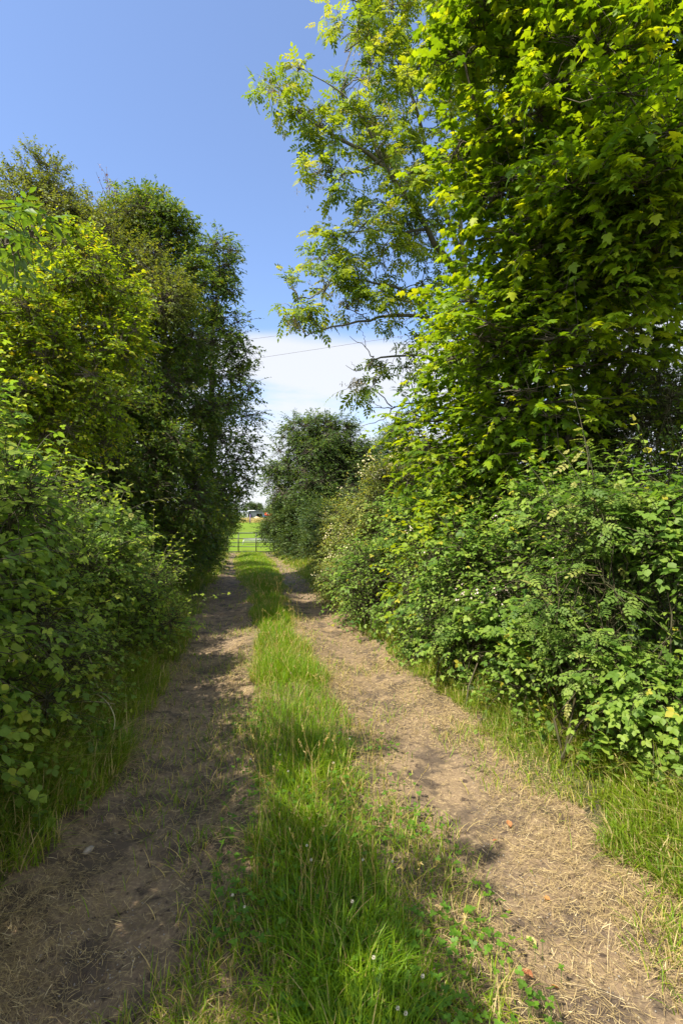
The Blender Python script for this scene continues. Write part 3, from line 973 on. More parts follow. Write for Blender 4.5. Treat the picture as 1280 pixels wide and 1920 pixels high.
sb = G(1120, 6.3)
trunk = [sb + (0, 0, -.1), sb + (.02, .0, 1.2), sb + (-.03, .03, 2.4), sb + (.05, .0, 4.0), sb + (0, 0.1, 6.0), sb + (.1, .1, 8.2)]
S = lambda px, py, d, r, k=1.0: (at(px, py, d), (r, r, r * .5), k)
syc = [S(985, 120, 4.9, .55), S(1015, 60, 4.8, .7), S(1090, -20, 4.6, .8), S(1230, 60, 4.8, .9), S(1010, 210, 4.7, .65), S(1010, 260, 5.0, .55),
       S(1130, 170, 4.6, .7), S(1240, 250, 4.0, .7), S(1120, 300, 4.3, .65), S(1035, 340, 4.7, .65), S(985, 340, 5.1, .5), S(985, 440, 5.3, .5),
       S(1015, 460, 4.8, .65), S(1080, 420, 4.4, .7), S(1210, 380, 4.1, .7), S(1300, 330, 4.0, .8), S(1010, 560, 5.2, .6), S(1010, 560, 4.7, .7),
       S(1130, 530, 4.5, .6), S(1240, 500, 4.5, .65), S(925, 650, 5.7, .55), S(960, 660, 5.0, .65), S(1080, 650, 4.8, .6, .9), S(910, 730, 6.2, .5),
       S(980, 760, 5.6, .6), S(1000, 760, 5.0, .6), S(800, 790, 6.8, .45), S(900, 850, 6.2, .55), S(950, 850, 5.5, .6), S(870, 720, 6.6, .45), S(810, 840, 7, .5), S(860, 900, 6.6, .5), S(785, 890, 7.6, .42), S(1060, 830, 5.2, .5),
       S(1200, 640, 5.4, .6, .6), S(1160, 760, 5.9, .6, .5), S(1290, 560, 5.0, .6, .7), S(1290, 760, 6.0, .7, .5), S(1040, -160, 5.2, 1.0), S(1230, -140, 5.4, 1.1),
       S(1370, 120, 5.0, 1.0), S(1400, 450, 5.0, 1.0), S(1100, 120, 6.4, 1.0), S(1230, 330, 6.6, 1.0), S(1050, 480, 6.6, 1.0), S(960, 620, 6.8, .9),
       S(1150, 620, 7.4, .9, .8), S(955, 800, 7.2, .8), S(1020, 240, 6.4, .9),
       S(870, 115, 4.7, .22, 1.6), S(855, 290, 4.9, .2, 1.6), S(890, 370, 5, .22, 1.4), S(905, 30, 4.6, .25, 1.4), S(860, 600, 5.8, .22, 1.3), S(830, 690, 6.2, .22, 1.3),
       (np.array([1.1, 2.4, 6.0]), (.5, .5, .3)), (np.array([.55, 2.8, 6.2]), (.5, .5, .3)), (np.array([.2, 3.2, 6.3]), (.42, .42, .28)), (np.array([1.7, 2.3, 5.9]), (.5, .5, .3))]  # last four: unseen clumps above the frame, added to shade the lower crown
tree('sycamore', 'big sycamore with lobed yellow green leaves leaning over the right hedge', 'tree', sb, trunk, .16, syc, L_SYC, M['syc'], M['bark'], 101,
     size=.103, L=.40, per=7, dens=70, limb=.035, subs=8, tw=.0035, flat=.35, up=.0,
     leafkw=dict(spread=.9, droop=.16, up=1.5, jit=.24, outw=.22, grav=.16, var=(.1, .85), tipvar=.2))

ab = G(955, 9.4)
A = lambda px, py, d, r, k=1.0: (at(px, py, d), (r, r, r * .9), k)
limbs = [([ab + (0, 0, 2.0), at(905, 640, 9), at(880, 560, 8.8), at(820, 460, 8.4), at(760, 365, 8), at(715, 300, 7.8), at(650, 265, 7.6), at(590, 235, 7.5), at(535, 190, 7.4)], .085, .008),
         ([at(905, 640, 9), at(860, 470, 9), at(815, 340, 8.8), at(780, 200, 8.6), at(740, 80, 8.4), at(700, -30, 8.3)], .06, .012),
         ([at(870, 540, 8.8), at(860, 380, 8.8), at(850, 240, 8.6), at(840, 60, 8.5), at(850, -120, 8.4)], .05, .014),
         ([ab + (0, 0, 1.6), at(870, 690, 8.9), at(820, 620, 8.5), at(790, 590, 8.3), at(730, 590, 8), at(690, 600, 7.8), at(600, 615, 7.5), at(575, 630, 7.4)], .055, .007),
         ([at(820, 620, 8.5), at(760, 540, 8.2), at(700, 530, 8), at(640, 520, 7.8), at(580, 560, 7.6)], .03, .006),
         ([at(800, 430, 8.3), at(740, 440, 8), at(690, 430, 7.8), at(640, 440, 7.7)], .028, .006),
         ([at(715, 300, 7.8), at(660, 330, 7.6), at(620, 320, 7.5), at(590, 340, 7.4)], .02, .005),
         ([at(715, 300, 7.8), at(680, 220, 7.6), at(640, 170, 7.5), at(570, 130, 7.4)], .022, .005),
         ([at(880, 700, 8.9), at(800, 665, 8.4), at(700, 670, 7.9), at(690, 690, 7.85)], .03, .008),
         ([at(700, 670, 7.9), at(685, 650, 7.8), at(655, 630, 7.75)], .01, .003),
         ([at(700, 668, 7.9), at(690, 685, 7.85), at(668, 697, 7.8), at(648, 685, 7.75)], .011, .003),
         ([at(668, 697, 7.8), at(664, 688, 7.8), at(658, 678, 7.75)], .005, .002),
         ([at(685, 650, 7.8), at(682, 630, 7.75), at(673, 615, 7.7)], .006, .002),
         ([at(860, 770, 8.7), at(780, 755, 8.2), at(730, 765, 8), at(700, 765, 7.9)], .02, .005),
         ([at(740, 762, 8), at(720, 785, 7.9), at(690, 797, 7.8), at(665, 795, 7.7)], .011, .003),
         ([at(735, 763, 8), at(705, 735, 7.9), at(685, 720, 7.8), at(680, 700, 7.8)], .010, .003),
         ([at(715, 765, 7.9), at(698, 755, 7.85), at(692, 745, 7.8)], .006, .002)]
ash = [A(535, 185, 7.4, .24), A(560, 130, 7.4, .22), A(510, 165, 7.4, .13, .8), A(600, 235, 7.5, .30), A(575, 215, 7.5, .26), A(625, 280, 7.6, .28), A(590, 335, 7.4, .27), A(640, 330, 7.5, .28),
       A(690, 230, 7.7, .42), A(640, 180, 7.6, .25), A(680, 150, 7.8, .36), A(720, 90, 8, .45), A(670, 60, 7.9, .32), A(660, 0, 7.9, .3), A(735, 10, 8, .5), A(780, 130, 8.2, .5),
       A(760, 230, 8, .5), A(830, 70, 8.3, .6), A(800, -40, 8.4, .6), A(860, 190, 8.4, .6), A(840, 300, 8.4, .5), A(780, 320, 8, .45), A(715, 300, 7.8, .36), A(730, 395, 8, .42),
       A(680, 425, 7.8, .35), A(630, 445, 7.7, .3), A(605, 490, 7.6, .3), A(660, 490, 7.8, .36), A(715, 475, 8, .4), A(780, 440, 8.3, .4), A(610, 545, 7.6, .32), A(560, 560, 7.5, .26),
       A(550, 600, 7.5, .2), A(580, 595, 7.5, .22), A(650, 580, 7.8, .28), A(700, 560, 8, .32), A(745, 590, 8, .28), A(790, 530, 8.3, .38), A(820, 420, 8.5, .4), A(760, 690, 8.3, .3, .8), A(800, 640, 8.6, .3),
       A(720, 690, 8, .2, .8), A(668, 720, 7.85, .14, .8), A(700, 715, 7.9, .14, .7), A(840, 560, 8.6, .4), A(900, 20, 8.6, .7), A(920, 150, 8.8, .7), A(900, 350, 9, .6), A(950, 60, 9, .8),
       A(770, 760, 8.4, .3, .8)]
ar, arng = tree('ash_tree', 'tall ash tree with feathery leaves arching over the track from the right', 'tree', ab,
     [ab + (0, 0, -.1), ab + (-.05, 0, 1.0), ab + (-.1, 0, 2.2), ab + (.1, .1, 4.5), ab + (.2, .2, 7.5), ab + (.1, .2, 10)], .2, ash, L_ASH, M['ash'], M['ashbark'], 102,
     size=.185, L=.24, per=5, dens=31, limb=.02, subs=7, tw=.0035, extra_limbs=limbs,
     leafkw=dict(spread=.9, droop=.3, up=.95, jit=.5, outw=.3, grav=.25, var=(.1, .85), tipvar=.1))
km = MB()
for c in ash[::2]:
    n = 26
    p = c[0] + arng.normal(size=(n, 3)) * np.array(c[1]) * .45
    for _ in range(8):
        q = p + arng.normal(size=p.shape) * .025
        km.leaves(lance(.13, .02), q, np.array([0, 0, -1.]) + arng.normal(size=q.shape) * .35, arng.normal(size=q.shape), np.full(n, .04), arng.uniform(0, 1, n))
km.build('seed_keys', M['seed'], ar)

# ------------------------------------------------------------------ right-hand hedge
BL = dict(spread=1.0, droop=.2, up=1.1, jit=.42, outw=.55, grav=.35, var=(.05, .8), tipvar=.2)
def hb(y, o, z, r, k=1.0):
    o = o - .15 if o > 0 and y < 10 else o
    o = o + .2 if o < 0 else o
    x = float(lane(y)) + o
    return (np.array([x, y, float(ground_z(x, y)) + z]), r, k)
def bbase(y, o):
    x = float(lane(y)) + o
    return (x, y, float(ground_z(x, y)))
bush('bramble_bush', 'nearest bramble bush on the right with round sunlit leaves and tall shoots', 'bush', bbase(3.0, 2.6),
     [hb(2.3, 2.5, .45, (.5, .5, .45)), hb(2.5, 2.65, 1.05, (.5, .55, .45)), hb(2.6, 2.9, 1.6, (.45, .5, .35)), hb(3.1, 2.35, .45, .45), hb(3.1, 2.45, 1.0, .48), hb(3.2, 2.75, 1.5, (.5, .5, .36)),
      hb(2.9, 3.3, 1.0, .6), hb(2.6, 3.3, 1.7, .5), hb(1.7, 2.7, .6, .55), hb(1.7, 2.9, 1.3, .5)],
     L_ROUND, M['bramble'], 201, mix=(L_TRI, .09, .10, (.3, .72)), size=0.070, L=.25, per=6, dens=136, leafkw=BL, canes=6)
bush('bramble_bush', 'dense green bramble bush below the pale pink blossom on the right', 'bush', bbase(4.1, 2.5),
     [hb(3.7, 2.15, .4, .42), hb(3.8, 2.25, .9, .46), hb(3.9, 2.5, 1.35, .45), hb(4.4, 2.05, .4, .42), hb(4.4, 2.15, .9, .46), hb(4.5, 2.5, 1.4, .42), hb(4.2, 3.0, 1.0, .6), hb(4.0, 2.9, 1.55, .4)],
     L_TRI, M['bramble'], 202, mix=(L_ROUND, .05, .12, (.3, .72)), size=0.096, L=.27, per=5, dens=149, leafkw=BL, canes=3, flowers=(9, .0105))
bush('bramble_bush', 'bramble bush in the middle of the right hedge under the sycamore', 'bush', bbase(5.4, 2.4),
     [hb(5.0, 1.95, .4, .42), hb(5.1, 2.1, .9, .46), hb(5.2, 2.5, 1.35, .5), hb(5.8, 1.95, .4, .42), hb(5.8, 2.05, .9, .48), hb(5.9, 2.4, 1.4, .5), hb(5.5, 3.0, 1.1, .65)],
     L_TRI, M['bramble'], 203, mix=(L_OVAL, .045, .14, (.3, .72)), size=0.093, L=.27, per=5, dens=143, leafkw=BL, canes=5, flowers=(2, .0105))
bush('bramble_bush', 'low bramble bush bulging into the track beside the sunlit rut', 'bush', bbase(7.4, 2.2),
     [hb(6.6, 1.85, .4, .45), hb(6.7, 2.0, .95, .5), hb(6.8, 2.4, 1.5, .55), hb(7.5, 1.65, .4, .45), hb(7.5, 1.8, .95, .5), hb(7.6, 2.2, 1.5, .55), hb(8.4, 1.55, .4, .45), hb(8.4, 1.75, .95, .5), hb(8.5, 2.1, 1.5, .55), hb(7.4, 2.8, 1.2, .7)],
     L_TRI, M['bramble'], 204, mix=(L_OVAL, .05, .16, (.3, .72)), size=0.091, L=.28, per=5, dens=136, leafkw=BL, canes=4)
bush('flowering_bush', 'cream flowering hedge bush below the bare ash twigs', 'bush', bbase(9.7, 2.5),
     [hb(9.3, 1.65, .5, .55), hb(9.4, 1.9, 1.2, .6), hb(9.4, 2.4, 2.0, .65), hb(10.4, 1.6, .5, .55), hb(10.4, 1.8, 1.2, .6), hb(10.3, 2.3, 2.1, .6), hb(10.0, 3.0, 2.5, .6), hb(9.2, 3.0, 2.3, .6)],
     L_OVAL, M['pale'], 205, size=.065, L=.3, per=6, dens=110, leafkw=BL, canes=2, flowers=(40, .016))
bush('flowering_bush', 'farthest pale sunlit bush on the right before the shaded shrubs', 'bush', bbase(12.4, 2.3),
     [hb(11.5, 1.65, .5, .55), hb(11.5, 1.9, 1.2, .6), hb(11.6, 2.4, 1.9, .6), hb(12.8, 1.7, .5, .55), hb(12.8, 1.9, 1.2, .6), hb(12.9, 2.3, 1.7, .5), hb(14.2, 1.8, .5, .55), hb(14.2, 2.0, 1.2, .55)],
     L_OVAL, M['pale'], 206, size=.07, L=.3, per=6, dens=100, leafkw=BL, canes=2, flowers=(14, .016))
L_ROSE = pinnate(3, oval(.30, .05, -.06), .30, .25, .1)
bush('dog_rose', 'dog rose with small paired leaflets poking out of the brambles near the right edge', 'bush', bbase(3.5, 2.2),
     [hb(3.45, 2.12, 1.15, .24), hb(3.6, 2.3, 1.55, .22), hb(3.3, 2.05, .7, .2)], L_ROSE, M['rose'], 211, size=.105, L=.24, per=6, dens=120, leafkw=BL, canes=4)
bush('dog_rose', 'dog rose low in the right hedge beside the straw', 'bush', bbase(4.9, 2.0),
     [hb(4.8, 1.9, .45, .24), hb(5.0, 1.95, .8, .22)], L_ROSE, M['rose'], 212, size=.105, L=.24, per=6, dens=130, leafkw=BL, canes=3)
bush('hazel_shoots', 'hazel shoots with broad light leaves halfway along the right hedge', 'bush', bbase(6.2, 2.1),
     [hb(6.2, 1.95, 1.2, .26), hb(6.3, 1.9, .7, .22), hb(6.0, 2.2, 1.6, .25)], L_ROUND, M['haw'], 213, size=.085, L=.26, per=6, dens=150, leafkw=BL, canes=5)
bush('dog_rose', 'pale dog rose arching out of the left hedge where the sun catches it', 'bush', bbase(5.2, -2.2),
     [hb(5.2, -2.2, 1.25, .26), hb(5.6, -2.15, .95, .24), hb(6.3, -2.15, .7, .22)], L_ROSE, M['rose'], 214, size=.10, L=.24, per=6, dens=220, leafkw=BL, canes=7)
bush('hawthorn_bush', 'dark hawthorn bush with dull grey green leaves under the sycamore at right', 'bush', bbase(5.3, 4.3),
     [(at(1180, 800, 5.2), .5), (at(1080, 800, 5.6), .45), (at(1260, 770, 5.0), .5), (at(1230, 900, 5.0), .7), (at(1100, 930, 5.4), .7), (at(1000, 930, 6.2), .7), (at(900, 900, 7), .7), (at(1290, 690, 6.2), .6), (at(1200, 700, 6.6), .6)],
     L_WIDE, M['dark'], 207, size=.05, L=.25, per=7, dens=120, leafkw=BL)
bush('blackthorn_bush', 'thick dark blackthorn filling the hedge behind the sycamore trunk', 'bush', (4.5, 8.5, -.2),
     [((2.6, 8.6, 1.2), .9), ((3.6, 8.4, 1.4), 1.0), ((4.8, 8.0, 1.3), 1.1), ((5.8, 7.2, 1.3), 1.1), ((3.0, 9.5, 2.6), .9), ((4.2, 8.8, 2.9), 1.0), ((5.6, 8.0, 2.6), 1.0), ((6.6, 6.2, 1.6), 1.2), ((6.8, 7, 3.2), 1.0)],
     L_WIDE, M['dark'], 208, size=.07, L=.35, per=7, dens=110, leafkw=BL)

# ------------------------------------------------------------------ left-hand hedge
BLL = dict(spread=1.0, droop=.25, up=1.0, jit=.45, outw=.5, grav=.35, var=(.1, .85), tipvar=.25)
bush('hedge_bush', 'nearest hedge bush on the left with large shaded leaves', 'bush', bbase(1.9, -2.5),
     [hb(1.2, -2.2, .5, .5), hb(1.3, -2.3, 1.1, .5), hb(1.4, -2.5, 1.6, .45), hb(1.9, -2.15, .45, .45), hb(2.0, -2.2, 1.0, .5), hb(2.1, -2.35, 1.6, .42), hb(2.5, -2.6, 1.75, .4), hb(2.9, -2.45, 1.85, .38), hb(2.2, -2.45, 1.9, .3), hb(2.6, -2.1, .4, .42), hb(2.7, -2.15, .95, .45), hb(2.8, -2.3, 1.45, .42), hb(2.1, -2.9, 1.2, .6),
      hb(.4, -2.4, .6, .6), hb(.4, -2.5, 1.4, .6)],
     L_ROUND, M['brambleL'], 301, mix=(L_TRI, .085, .12, (.3, .72)), size=0.071, L=.27, per=5, dens=110, leafkw=BLL)
bush('hedge_bush', 'bushy left hedge shrub with sunlit yellow green shoots on top', 'bush', bbase(3.9, -2.5),
     [hb(3.3, -2.05, .45, .42), hb(3.4, -2.15, 1.0, .45), hb(3.5, -2.35, 1.5, .42), hb(4.1, -2.0, .45, .42), hb(4.2, -2.1, .95, .45), hb(4.3, -2.3, 1.45, .42), hb(3.9, -2.8, 1.35, .55), hb(3.4, -2.7, 1.95, .42), hb(4.6, -2.75, 1.5, .45)],
     L_TRI, M['brambleL'], 302, mix=(L_OVAL, .045, .14, (.3, .72)), size=0.088, L=.27, per=5, dens=123, leafkw=BLL, canes=6)
bush('hedge_bush', 'rounded left hedge shrub bulging over the verge where the sun catches it', 'bush', bbase(5.8, -2.4),
     [hb(5.0, -1.95, .45, .42), hb(5.1, -2.05, .95, .45), hb(5.2, -2.3, 1.3, .42), hb(5.8, -1.9, .4, .42), hb(5.9, -1.95, .85, .42), hb(6.6, -1.9, .4, .4), hb(6.7, -2.0, .8, .4), hb(6.0, -2.6, 1.15, .5), hb(7.2, -2.3, .5, .4)],
     L_TRI, M['brambleL'], 303, mix=(L_OVAL, .045, .18, (.3, .72)), size=0.083, L=.27, per=5, dens=130, leafkw=BLL, canes=6)

# nettles and docks at the foot of both hedges
NK = dict(spread=1.1, droop=.3, up=.9, jit=.3, outw=.2, grav=.05, var=(.2, .9), tipvar=.1)
def weed(px, py, hgt, nst, lab, seed, leaf=L_OVAL, size=.07, mat='brambleL'):
    rg = np.random.default_rng(seed)
    d = 1.6 * 960 / (py - 960)
    for _ in range(4):
        p = at(px, py, d); d *= (EYE - ground_z(p[0], p[1])) / (EYE - p[2])
    p = at(px, py, d); p[2] = ground_z(p[0], p[1])
    root = thing('weed_plant', lab, 'weed', p, 'weeds along the hedge bottoms')
    lb = MB()
    r0 = p + rg.normal(size=(nst, 3)) * np.array([.08, .08, 0])
    dr = norm(np.array([0, 0, 1.]) + rg.normal(size=(nst, 3)) * .22)
    for q in range(nst):
        bb = MB()
        spray(rg, lb, bb, r0[q:q + 1], dr[q:q + 1], hgt, 11, leaf, size, twig=.0028, f0=.12, **NK)
        bb.build('stem', M['stalk'], root)
    lb.build('foliage', M[mat], root)
weed(205, 1345, .34, 5, 'nettle clump in the shade at the foot of the left hedge', 1)
weed(235, 1300, .30, 4, 'small leafy weed beside the bent stem on the left verge', 2)
weed(60, 1540, .30, 5, 'low leafy weed nearest the camera under the left hedge', 3, L_ROUND, .055)
weed(130, 1480, .26, 4, 'small leafy weed in the long grass of the left verge', 4, L_ROUND, .05)
weed(320, 1215, .36, 5, 'weed clump at the far end of the left hedge by the sunny rut', 5)
weed(1010, 1405, .30, 5, 'leafy weed at the sunny foot of the right hedge beside the straw', 6, L_OVAL, .055, 'bramble')
weed(930, 1325, .30, 5, 'leafy weed growing between grass and brambles on the right', 7, L_OVAL, .055, 'bramble')
weed(1130, 1450, .32, 5, 'broad leaved weed sticking out below the nearest right bramble', 8, L_OVAL, .085, 'bramble')
weed(1225, 1500, .30, 5, 'leafy weed nearest the camera on the right verge', 9, L_ROUND, .06, 'bramble')
weed(800, 1235, .30, 5, 'leafy weed farthest along the right verge', 10, L_OVAL, .055, 'bramble')

# elder leaning in from the left edge
eb = np.array([-2.6, 1.3, float(ground_z(-2.6, 1.3))])
E = lambda px, py, d, r, k=1.0: (at(px, py, d), (r, r, r * .7), k)
tree('elder_tree', 'elder with long pointed leaflets poking in from the left edge', 'tree', eb,
     [eb + (0, 0, -.1), eb + (.05, .1, .9), eb + (.1, .25, 1.7), eb + (.1, .3, 2.6), eb + (0, .2, 3.6)], .05,
     [E(10, 465, 2.3, .09, 1.3), E(60, 450, 2.35, .06, 2), E(-70, 470, 2.2, .12), E(-150, 440, 2.0, .25), 
      (np.array([-2.25, 2.1, 2.9]), .36), (np.array([-2.1, 1.4, 2.8]), .42), (np.array([-1.95, .9, 2.95]), .36), (np.array([-2.6, 1.5, 3.3]), .4), (np.array([-1.17, .9, 3.1]), .10, 5), (np.array([-2.1, .5, 2.5]), .5), (np.array([-1.75, .55, 2.8]), .32, 1.4), (np.array([-1.5, .2, 2.7]), .28, 1.4), (np.array([-2.3, .2, 2.7]), .4, 1.3), (np.array([-1.9, -.1, 2.4]), .4, 1.3), (np.array([-1.5, .75, 3.0]), .2, 1.4), (np.array([-2.0, 1.0, 2.4]), .3, 1.4), (np.array([-1.45, .75, 2.65]), .24, 1.5), (np.array([-1.3, .3, 2.9]), .22, 1.5), (np.array([-1.65, .95, 2.7]), .28, 1.5), (np.array([-2.4, 1.2, 2.4]), .35, 1.3), (np.array([-2.15, 1.7, 2.5]), .28, 1.3)],
     L_ELDER, M['elder'], M['bark'], 304, size=.135, L=.14, per=4, dens=52, limb=.012, subs=6, tw=.0028,
     leafkw=dict(spread=.9, droop=.3, up=.9, jit=.45, outw=.35, grav=.2, var=(.1, .9), tipvar=.1))
# the hedge carries on behind the photographer
bush('hedge_bush', 'tall left hedge shrub behind the elder, shading the foreground', 'bush', (-2.7, -1.2, 0),
     [((-2.5, -.4, .8), .7), ((-2.6, -.5, 1.6), .55), ((-2.4, -1.6, .9), .8), ((-2.6, -1.7, 1.8), .6)],
     L_WIDE, M['brambleL'], 305, size=.09, L=.35, per=6, dens=90, leafkw=BLL)

# ------------------------------------------------------------------ left-hand trees
LK = dict(spread=.9, droop=.2, up=.9, jit=.55, outw=.5, grav=.2, var=(.05, .85), tipvar=.25)
C = lambda px, py, d, r, k=1.0: (at(px, py, d), r, k)
hbse = G(80, 8.0)
tree('hawthorn', 'sunlit yellow green hawthorn standing in the left hedge', 'tree', hbse,
     [hbse + (0, 0, -.1), hbse + (.1, 0, 1.2), hbse + (0, .1, 2.4), hbse + (.1, .2, 4.2)], .1,
     [C(40, 540, 6.8, .6), C(120, 500, 7.2, .6), C(190, 540, 7.4, .55), C(235, 590, 7.6, .45), C(60, 640, 6.6, .65), C(150, 620, 7, .6), C(225, 660, 7.3, .5), C(30, 730, 6.5, .6), C(120, 720, 6.9, .6),
      C(200, 740, 7.3, .5), C(-60, 600, 6.6, .8), C(-60, 720, 6.4, .8), C(70, 800, 6.8, .6), C(160, 800, 7.4, .6), C(100, 600, 7.9, .8), C(200, 620, 8.2, .7), C(220, 520, 8, .4), C(-120, 500, 7.2, .9), C(20, 460, 7.4, .55)],
     L_WIDE, M['haw'], M['bark'], 401, size=.085, L=.24, per=7, dens=135, limb=.022, subs=9, tw=.003, leafkw=LK)
wb = G(190, 11.2)
tree('willow', 'tall olive green willow at the back of the left hedge', 'tree', wb,
     [wb + (0, 0, -.1), wb + (0, 0, 2), wb + (.2, .1, 4), wb + (.1, .1, 7.5)], .16,
     [C(90, 350, 11, .6), C(85, 400, 11, .8), C(30, 390, 11, .7), C(140, 420, 11, .8), C(170, 460, 10.6, .9), C(215, 480, 10.4, .8), C(250, 520, 10.2, .8), C(60, 460, 10.6, .9), C(290, 560, 10, .7), C(-40, 430, 11, 1.0),
      C(110, 520, 11, 1.2), C(200, 600, 10.5, 1.1), C(120, 460, 12, 1.2), C(200, 420, 11.2, .6)],
     L_WIDE, M['olive'], M['bark'], 402, size=.075, L=.30, per=9, dens=130, limb=.03, subs=9, tw=.004, leafkw=LK)
ob = G(300, 12.6)
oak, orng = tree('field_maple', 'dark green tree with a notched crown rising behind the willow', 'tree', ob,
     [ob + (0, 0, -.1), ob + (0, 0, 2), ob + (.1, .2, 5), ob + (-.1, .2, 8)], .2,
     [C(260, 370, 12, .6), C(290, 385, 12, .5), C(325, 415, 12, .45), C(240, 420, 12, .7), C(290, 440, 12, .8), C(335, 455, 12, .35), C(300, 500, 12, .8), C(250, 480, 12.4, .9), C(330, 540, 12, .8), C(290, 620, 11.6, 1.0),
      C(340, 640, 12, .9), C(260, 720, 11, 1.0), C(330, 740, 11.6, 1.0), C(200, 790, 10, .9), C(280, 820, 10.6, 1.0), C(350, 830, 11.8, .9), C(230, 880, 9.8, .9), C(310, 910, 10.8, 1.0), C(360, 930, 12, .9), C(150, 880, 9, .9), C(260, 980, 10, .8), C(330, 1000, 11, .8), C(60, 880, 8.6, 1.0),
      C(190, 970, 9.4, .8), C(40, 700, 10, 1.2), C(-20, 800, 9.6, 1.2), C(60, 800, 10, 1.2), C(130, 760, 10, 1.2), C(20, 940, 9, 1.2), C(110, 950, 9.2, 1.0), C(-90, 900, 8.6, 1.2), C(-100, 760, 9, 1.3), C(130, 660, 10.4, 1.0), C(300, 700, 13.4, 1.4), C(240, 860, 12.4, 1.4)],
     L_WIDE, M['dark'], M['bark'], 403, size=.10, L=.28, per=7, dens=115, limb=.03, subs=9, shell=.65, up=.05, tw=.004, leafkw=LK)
dt = thing('dead_treetop', 'bare twiggy treetop with a few russet leaves between the two left crowns', 'tree', G(205, 12.2))
tb = MB(); lb = MB()
b0 = G(205, 12.2)
top = at(205, 350, 12.2)
tb.tube([b0 + (0, 0, -.1), b0 + (.05, 0, 3), at(205, 420, 12.2), top], [.06, .045, .02, .008], 5)
for k_ in range(26):
    f = orng.uniform(.86, 1)
    a_ = b0 * (1 - f) + top * f
    e_ = a_ + norm(np.array([orng.normal(), orng.normal(), 1.6])) * orng.uniform(.25, .75)
    tb.tube(curve(a_, e_, .04, 5, orng, .02), taper(.008, .003, 5), 3, cap=False)
    n = 7
    lb.leaves(L_LANCE, a_ + (e_ - a_) * orng.uniform(.3, 1, (n, 1)), rnd_dirs(orng, n), rnd_dirs(orng, n), np.full(n, .07), orng.uniform(0, 1, n))
tb.build('trunk', M['bark'], dt); lb.build('crown', M['russet'], dt)

ovb = G(385, 16.0)
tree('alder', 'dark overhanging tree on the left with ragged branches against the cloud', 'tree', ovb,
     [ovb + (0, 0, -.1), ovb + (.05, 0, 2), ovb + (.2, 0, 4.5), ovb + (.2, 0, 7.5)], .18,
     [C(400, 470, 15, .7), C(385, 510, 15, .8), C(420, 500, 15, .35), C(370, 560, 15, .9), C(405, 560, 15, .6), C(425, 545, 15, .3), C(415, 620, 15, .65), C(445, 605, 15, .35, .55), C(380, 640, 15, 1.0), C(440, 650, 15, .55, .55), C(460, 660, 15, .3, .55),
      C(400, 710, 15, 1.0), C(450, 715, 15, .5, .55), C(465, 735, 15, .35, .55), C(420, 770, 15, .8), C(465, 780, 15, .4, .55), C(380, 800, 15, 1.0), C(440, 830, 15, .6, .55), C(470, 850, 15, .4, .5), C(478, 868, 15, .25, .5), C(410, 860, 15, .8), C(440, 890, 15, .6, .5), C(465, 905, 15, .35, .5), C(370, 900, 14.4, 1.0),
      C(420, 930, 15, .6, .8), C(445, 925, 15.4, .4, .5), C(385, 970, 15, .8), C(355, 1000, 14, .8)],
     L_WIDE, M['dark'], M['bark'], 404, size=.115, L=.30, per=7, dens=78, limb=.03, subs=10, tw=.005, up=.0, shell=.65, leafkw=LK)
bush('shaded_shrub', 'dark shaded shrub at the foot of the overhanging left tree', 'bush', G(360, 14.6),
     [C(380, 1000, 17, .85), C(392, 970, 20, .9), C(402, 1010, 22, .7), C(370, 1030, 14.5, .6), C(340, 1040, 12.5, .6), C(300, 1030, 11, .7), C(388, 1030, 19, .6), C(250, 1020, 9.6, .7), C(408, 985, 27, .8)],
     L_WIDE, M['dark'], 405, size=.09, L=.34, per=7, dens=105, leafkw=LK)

# ------------------------------------------------------------------ middle trees
mb_ = G(590, 28.5)
tree('willow', 'rounded green tree standing alone right of the gate', 'tree', mb_,
     [mb_ + (0, 0, -.1), mb_ + (.1, 0, 2), mb_ + (0, 0, 4), mb_ + (.1, 0, 6)], .2,
     [C(572, 800, 28, .9), C(555, 825, 28, .9), C(600, 815, 27.6, 1.1), C(630, 805, 28, .9), C(650, 830, 28, .9), C(540, 865, 28, 1.1), C(585, 860, 27.4, 1.3), C(630, 860, 27.6, 1.3), C(665, 860, 28, 1.0), C(522, 900, 28, .8, .7), C(515, 880, 28, .5, .7), C(560, 910, 27.4, 1.3),
      C(610, 910, 27.2, 1.4), C(655, 905, 27.6, 1.2), C(685, 890, 28, .9), C(640, 940, 27, 1.2), C(590, 950, 27, 1.2), C(600, 880, 29, 1.8)],
     L_WIDE, M['mid'], M['bark'], 501, size=.16, L=.6, per=8, dens=58, limb=.03, subs=11, shell=.7, up=.05, tw=.008, leafkw=LK)
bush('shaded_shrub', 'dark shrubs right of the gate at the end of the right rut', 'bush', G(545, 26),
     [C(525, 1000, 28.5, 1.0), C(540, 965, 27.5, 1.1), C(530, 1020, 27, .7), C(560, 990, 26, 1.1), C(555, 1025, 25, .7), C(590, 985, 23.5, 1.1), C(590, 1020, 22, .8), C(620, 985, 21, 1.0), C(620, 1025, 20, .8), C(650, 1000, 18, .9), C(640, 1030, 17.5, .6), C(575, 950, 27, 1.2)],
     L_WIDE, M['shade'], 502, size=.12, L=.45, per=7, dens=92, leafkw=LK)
ft = G(715, 46)
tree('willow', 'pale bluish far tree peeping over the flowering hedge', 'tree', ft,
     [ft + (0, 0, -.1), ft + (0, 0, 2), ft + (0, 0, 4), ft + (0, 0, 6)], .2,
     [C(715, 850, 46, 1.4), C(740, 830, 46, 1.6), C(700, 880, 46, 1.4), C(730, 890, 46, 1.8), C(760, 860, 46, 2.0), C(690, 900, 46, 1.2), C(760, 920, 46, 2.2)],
     L_WIDE, M['blue'], M['bark'], 503, size=.24, L=.8, per=7, dens=40, limb=.04, subs=8, tw=.01, leafkw=LK)

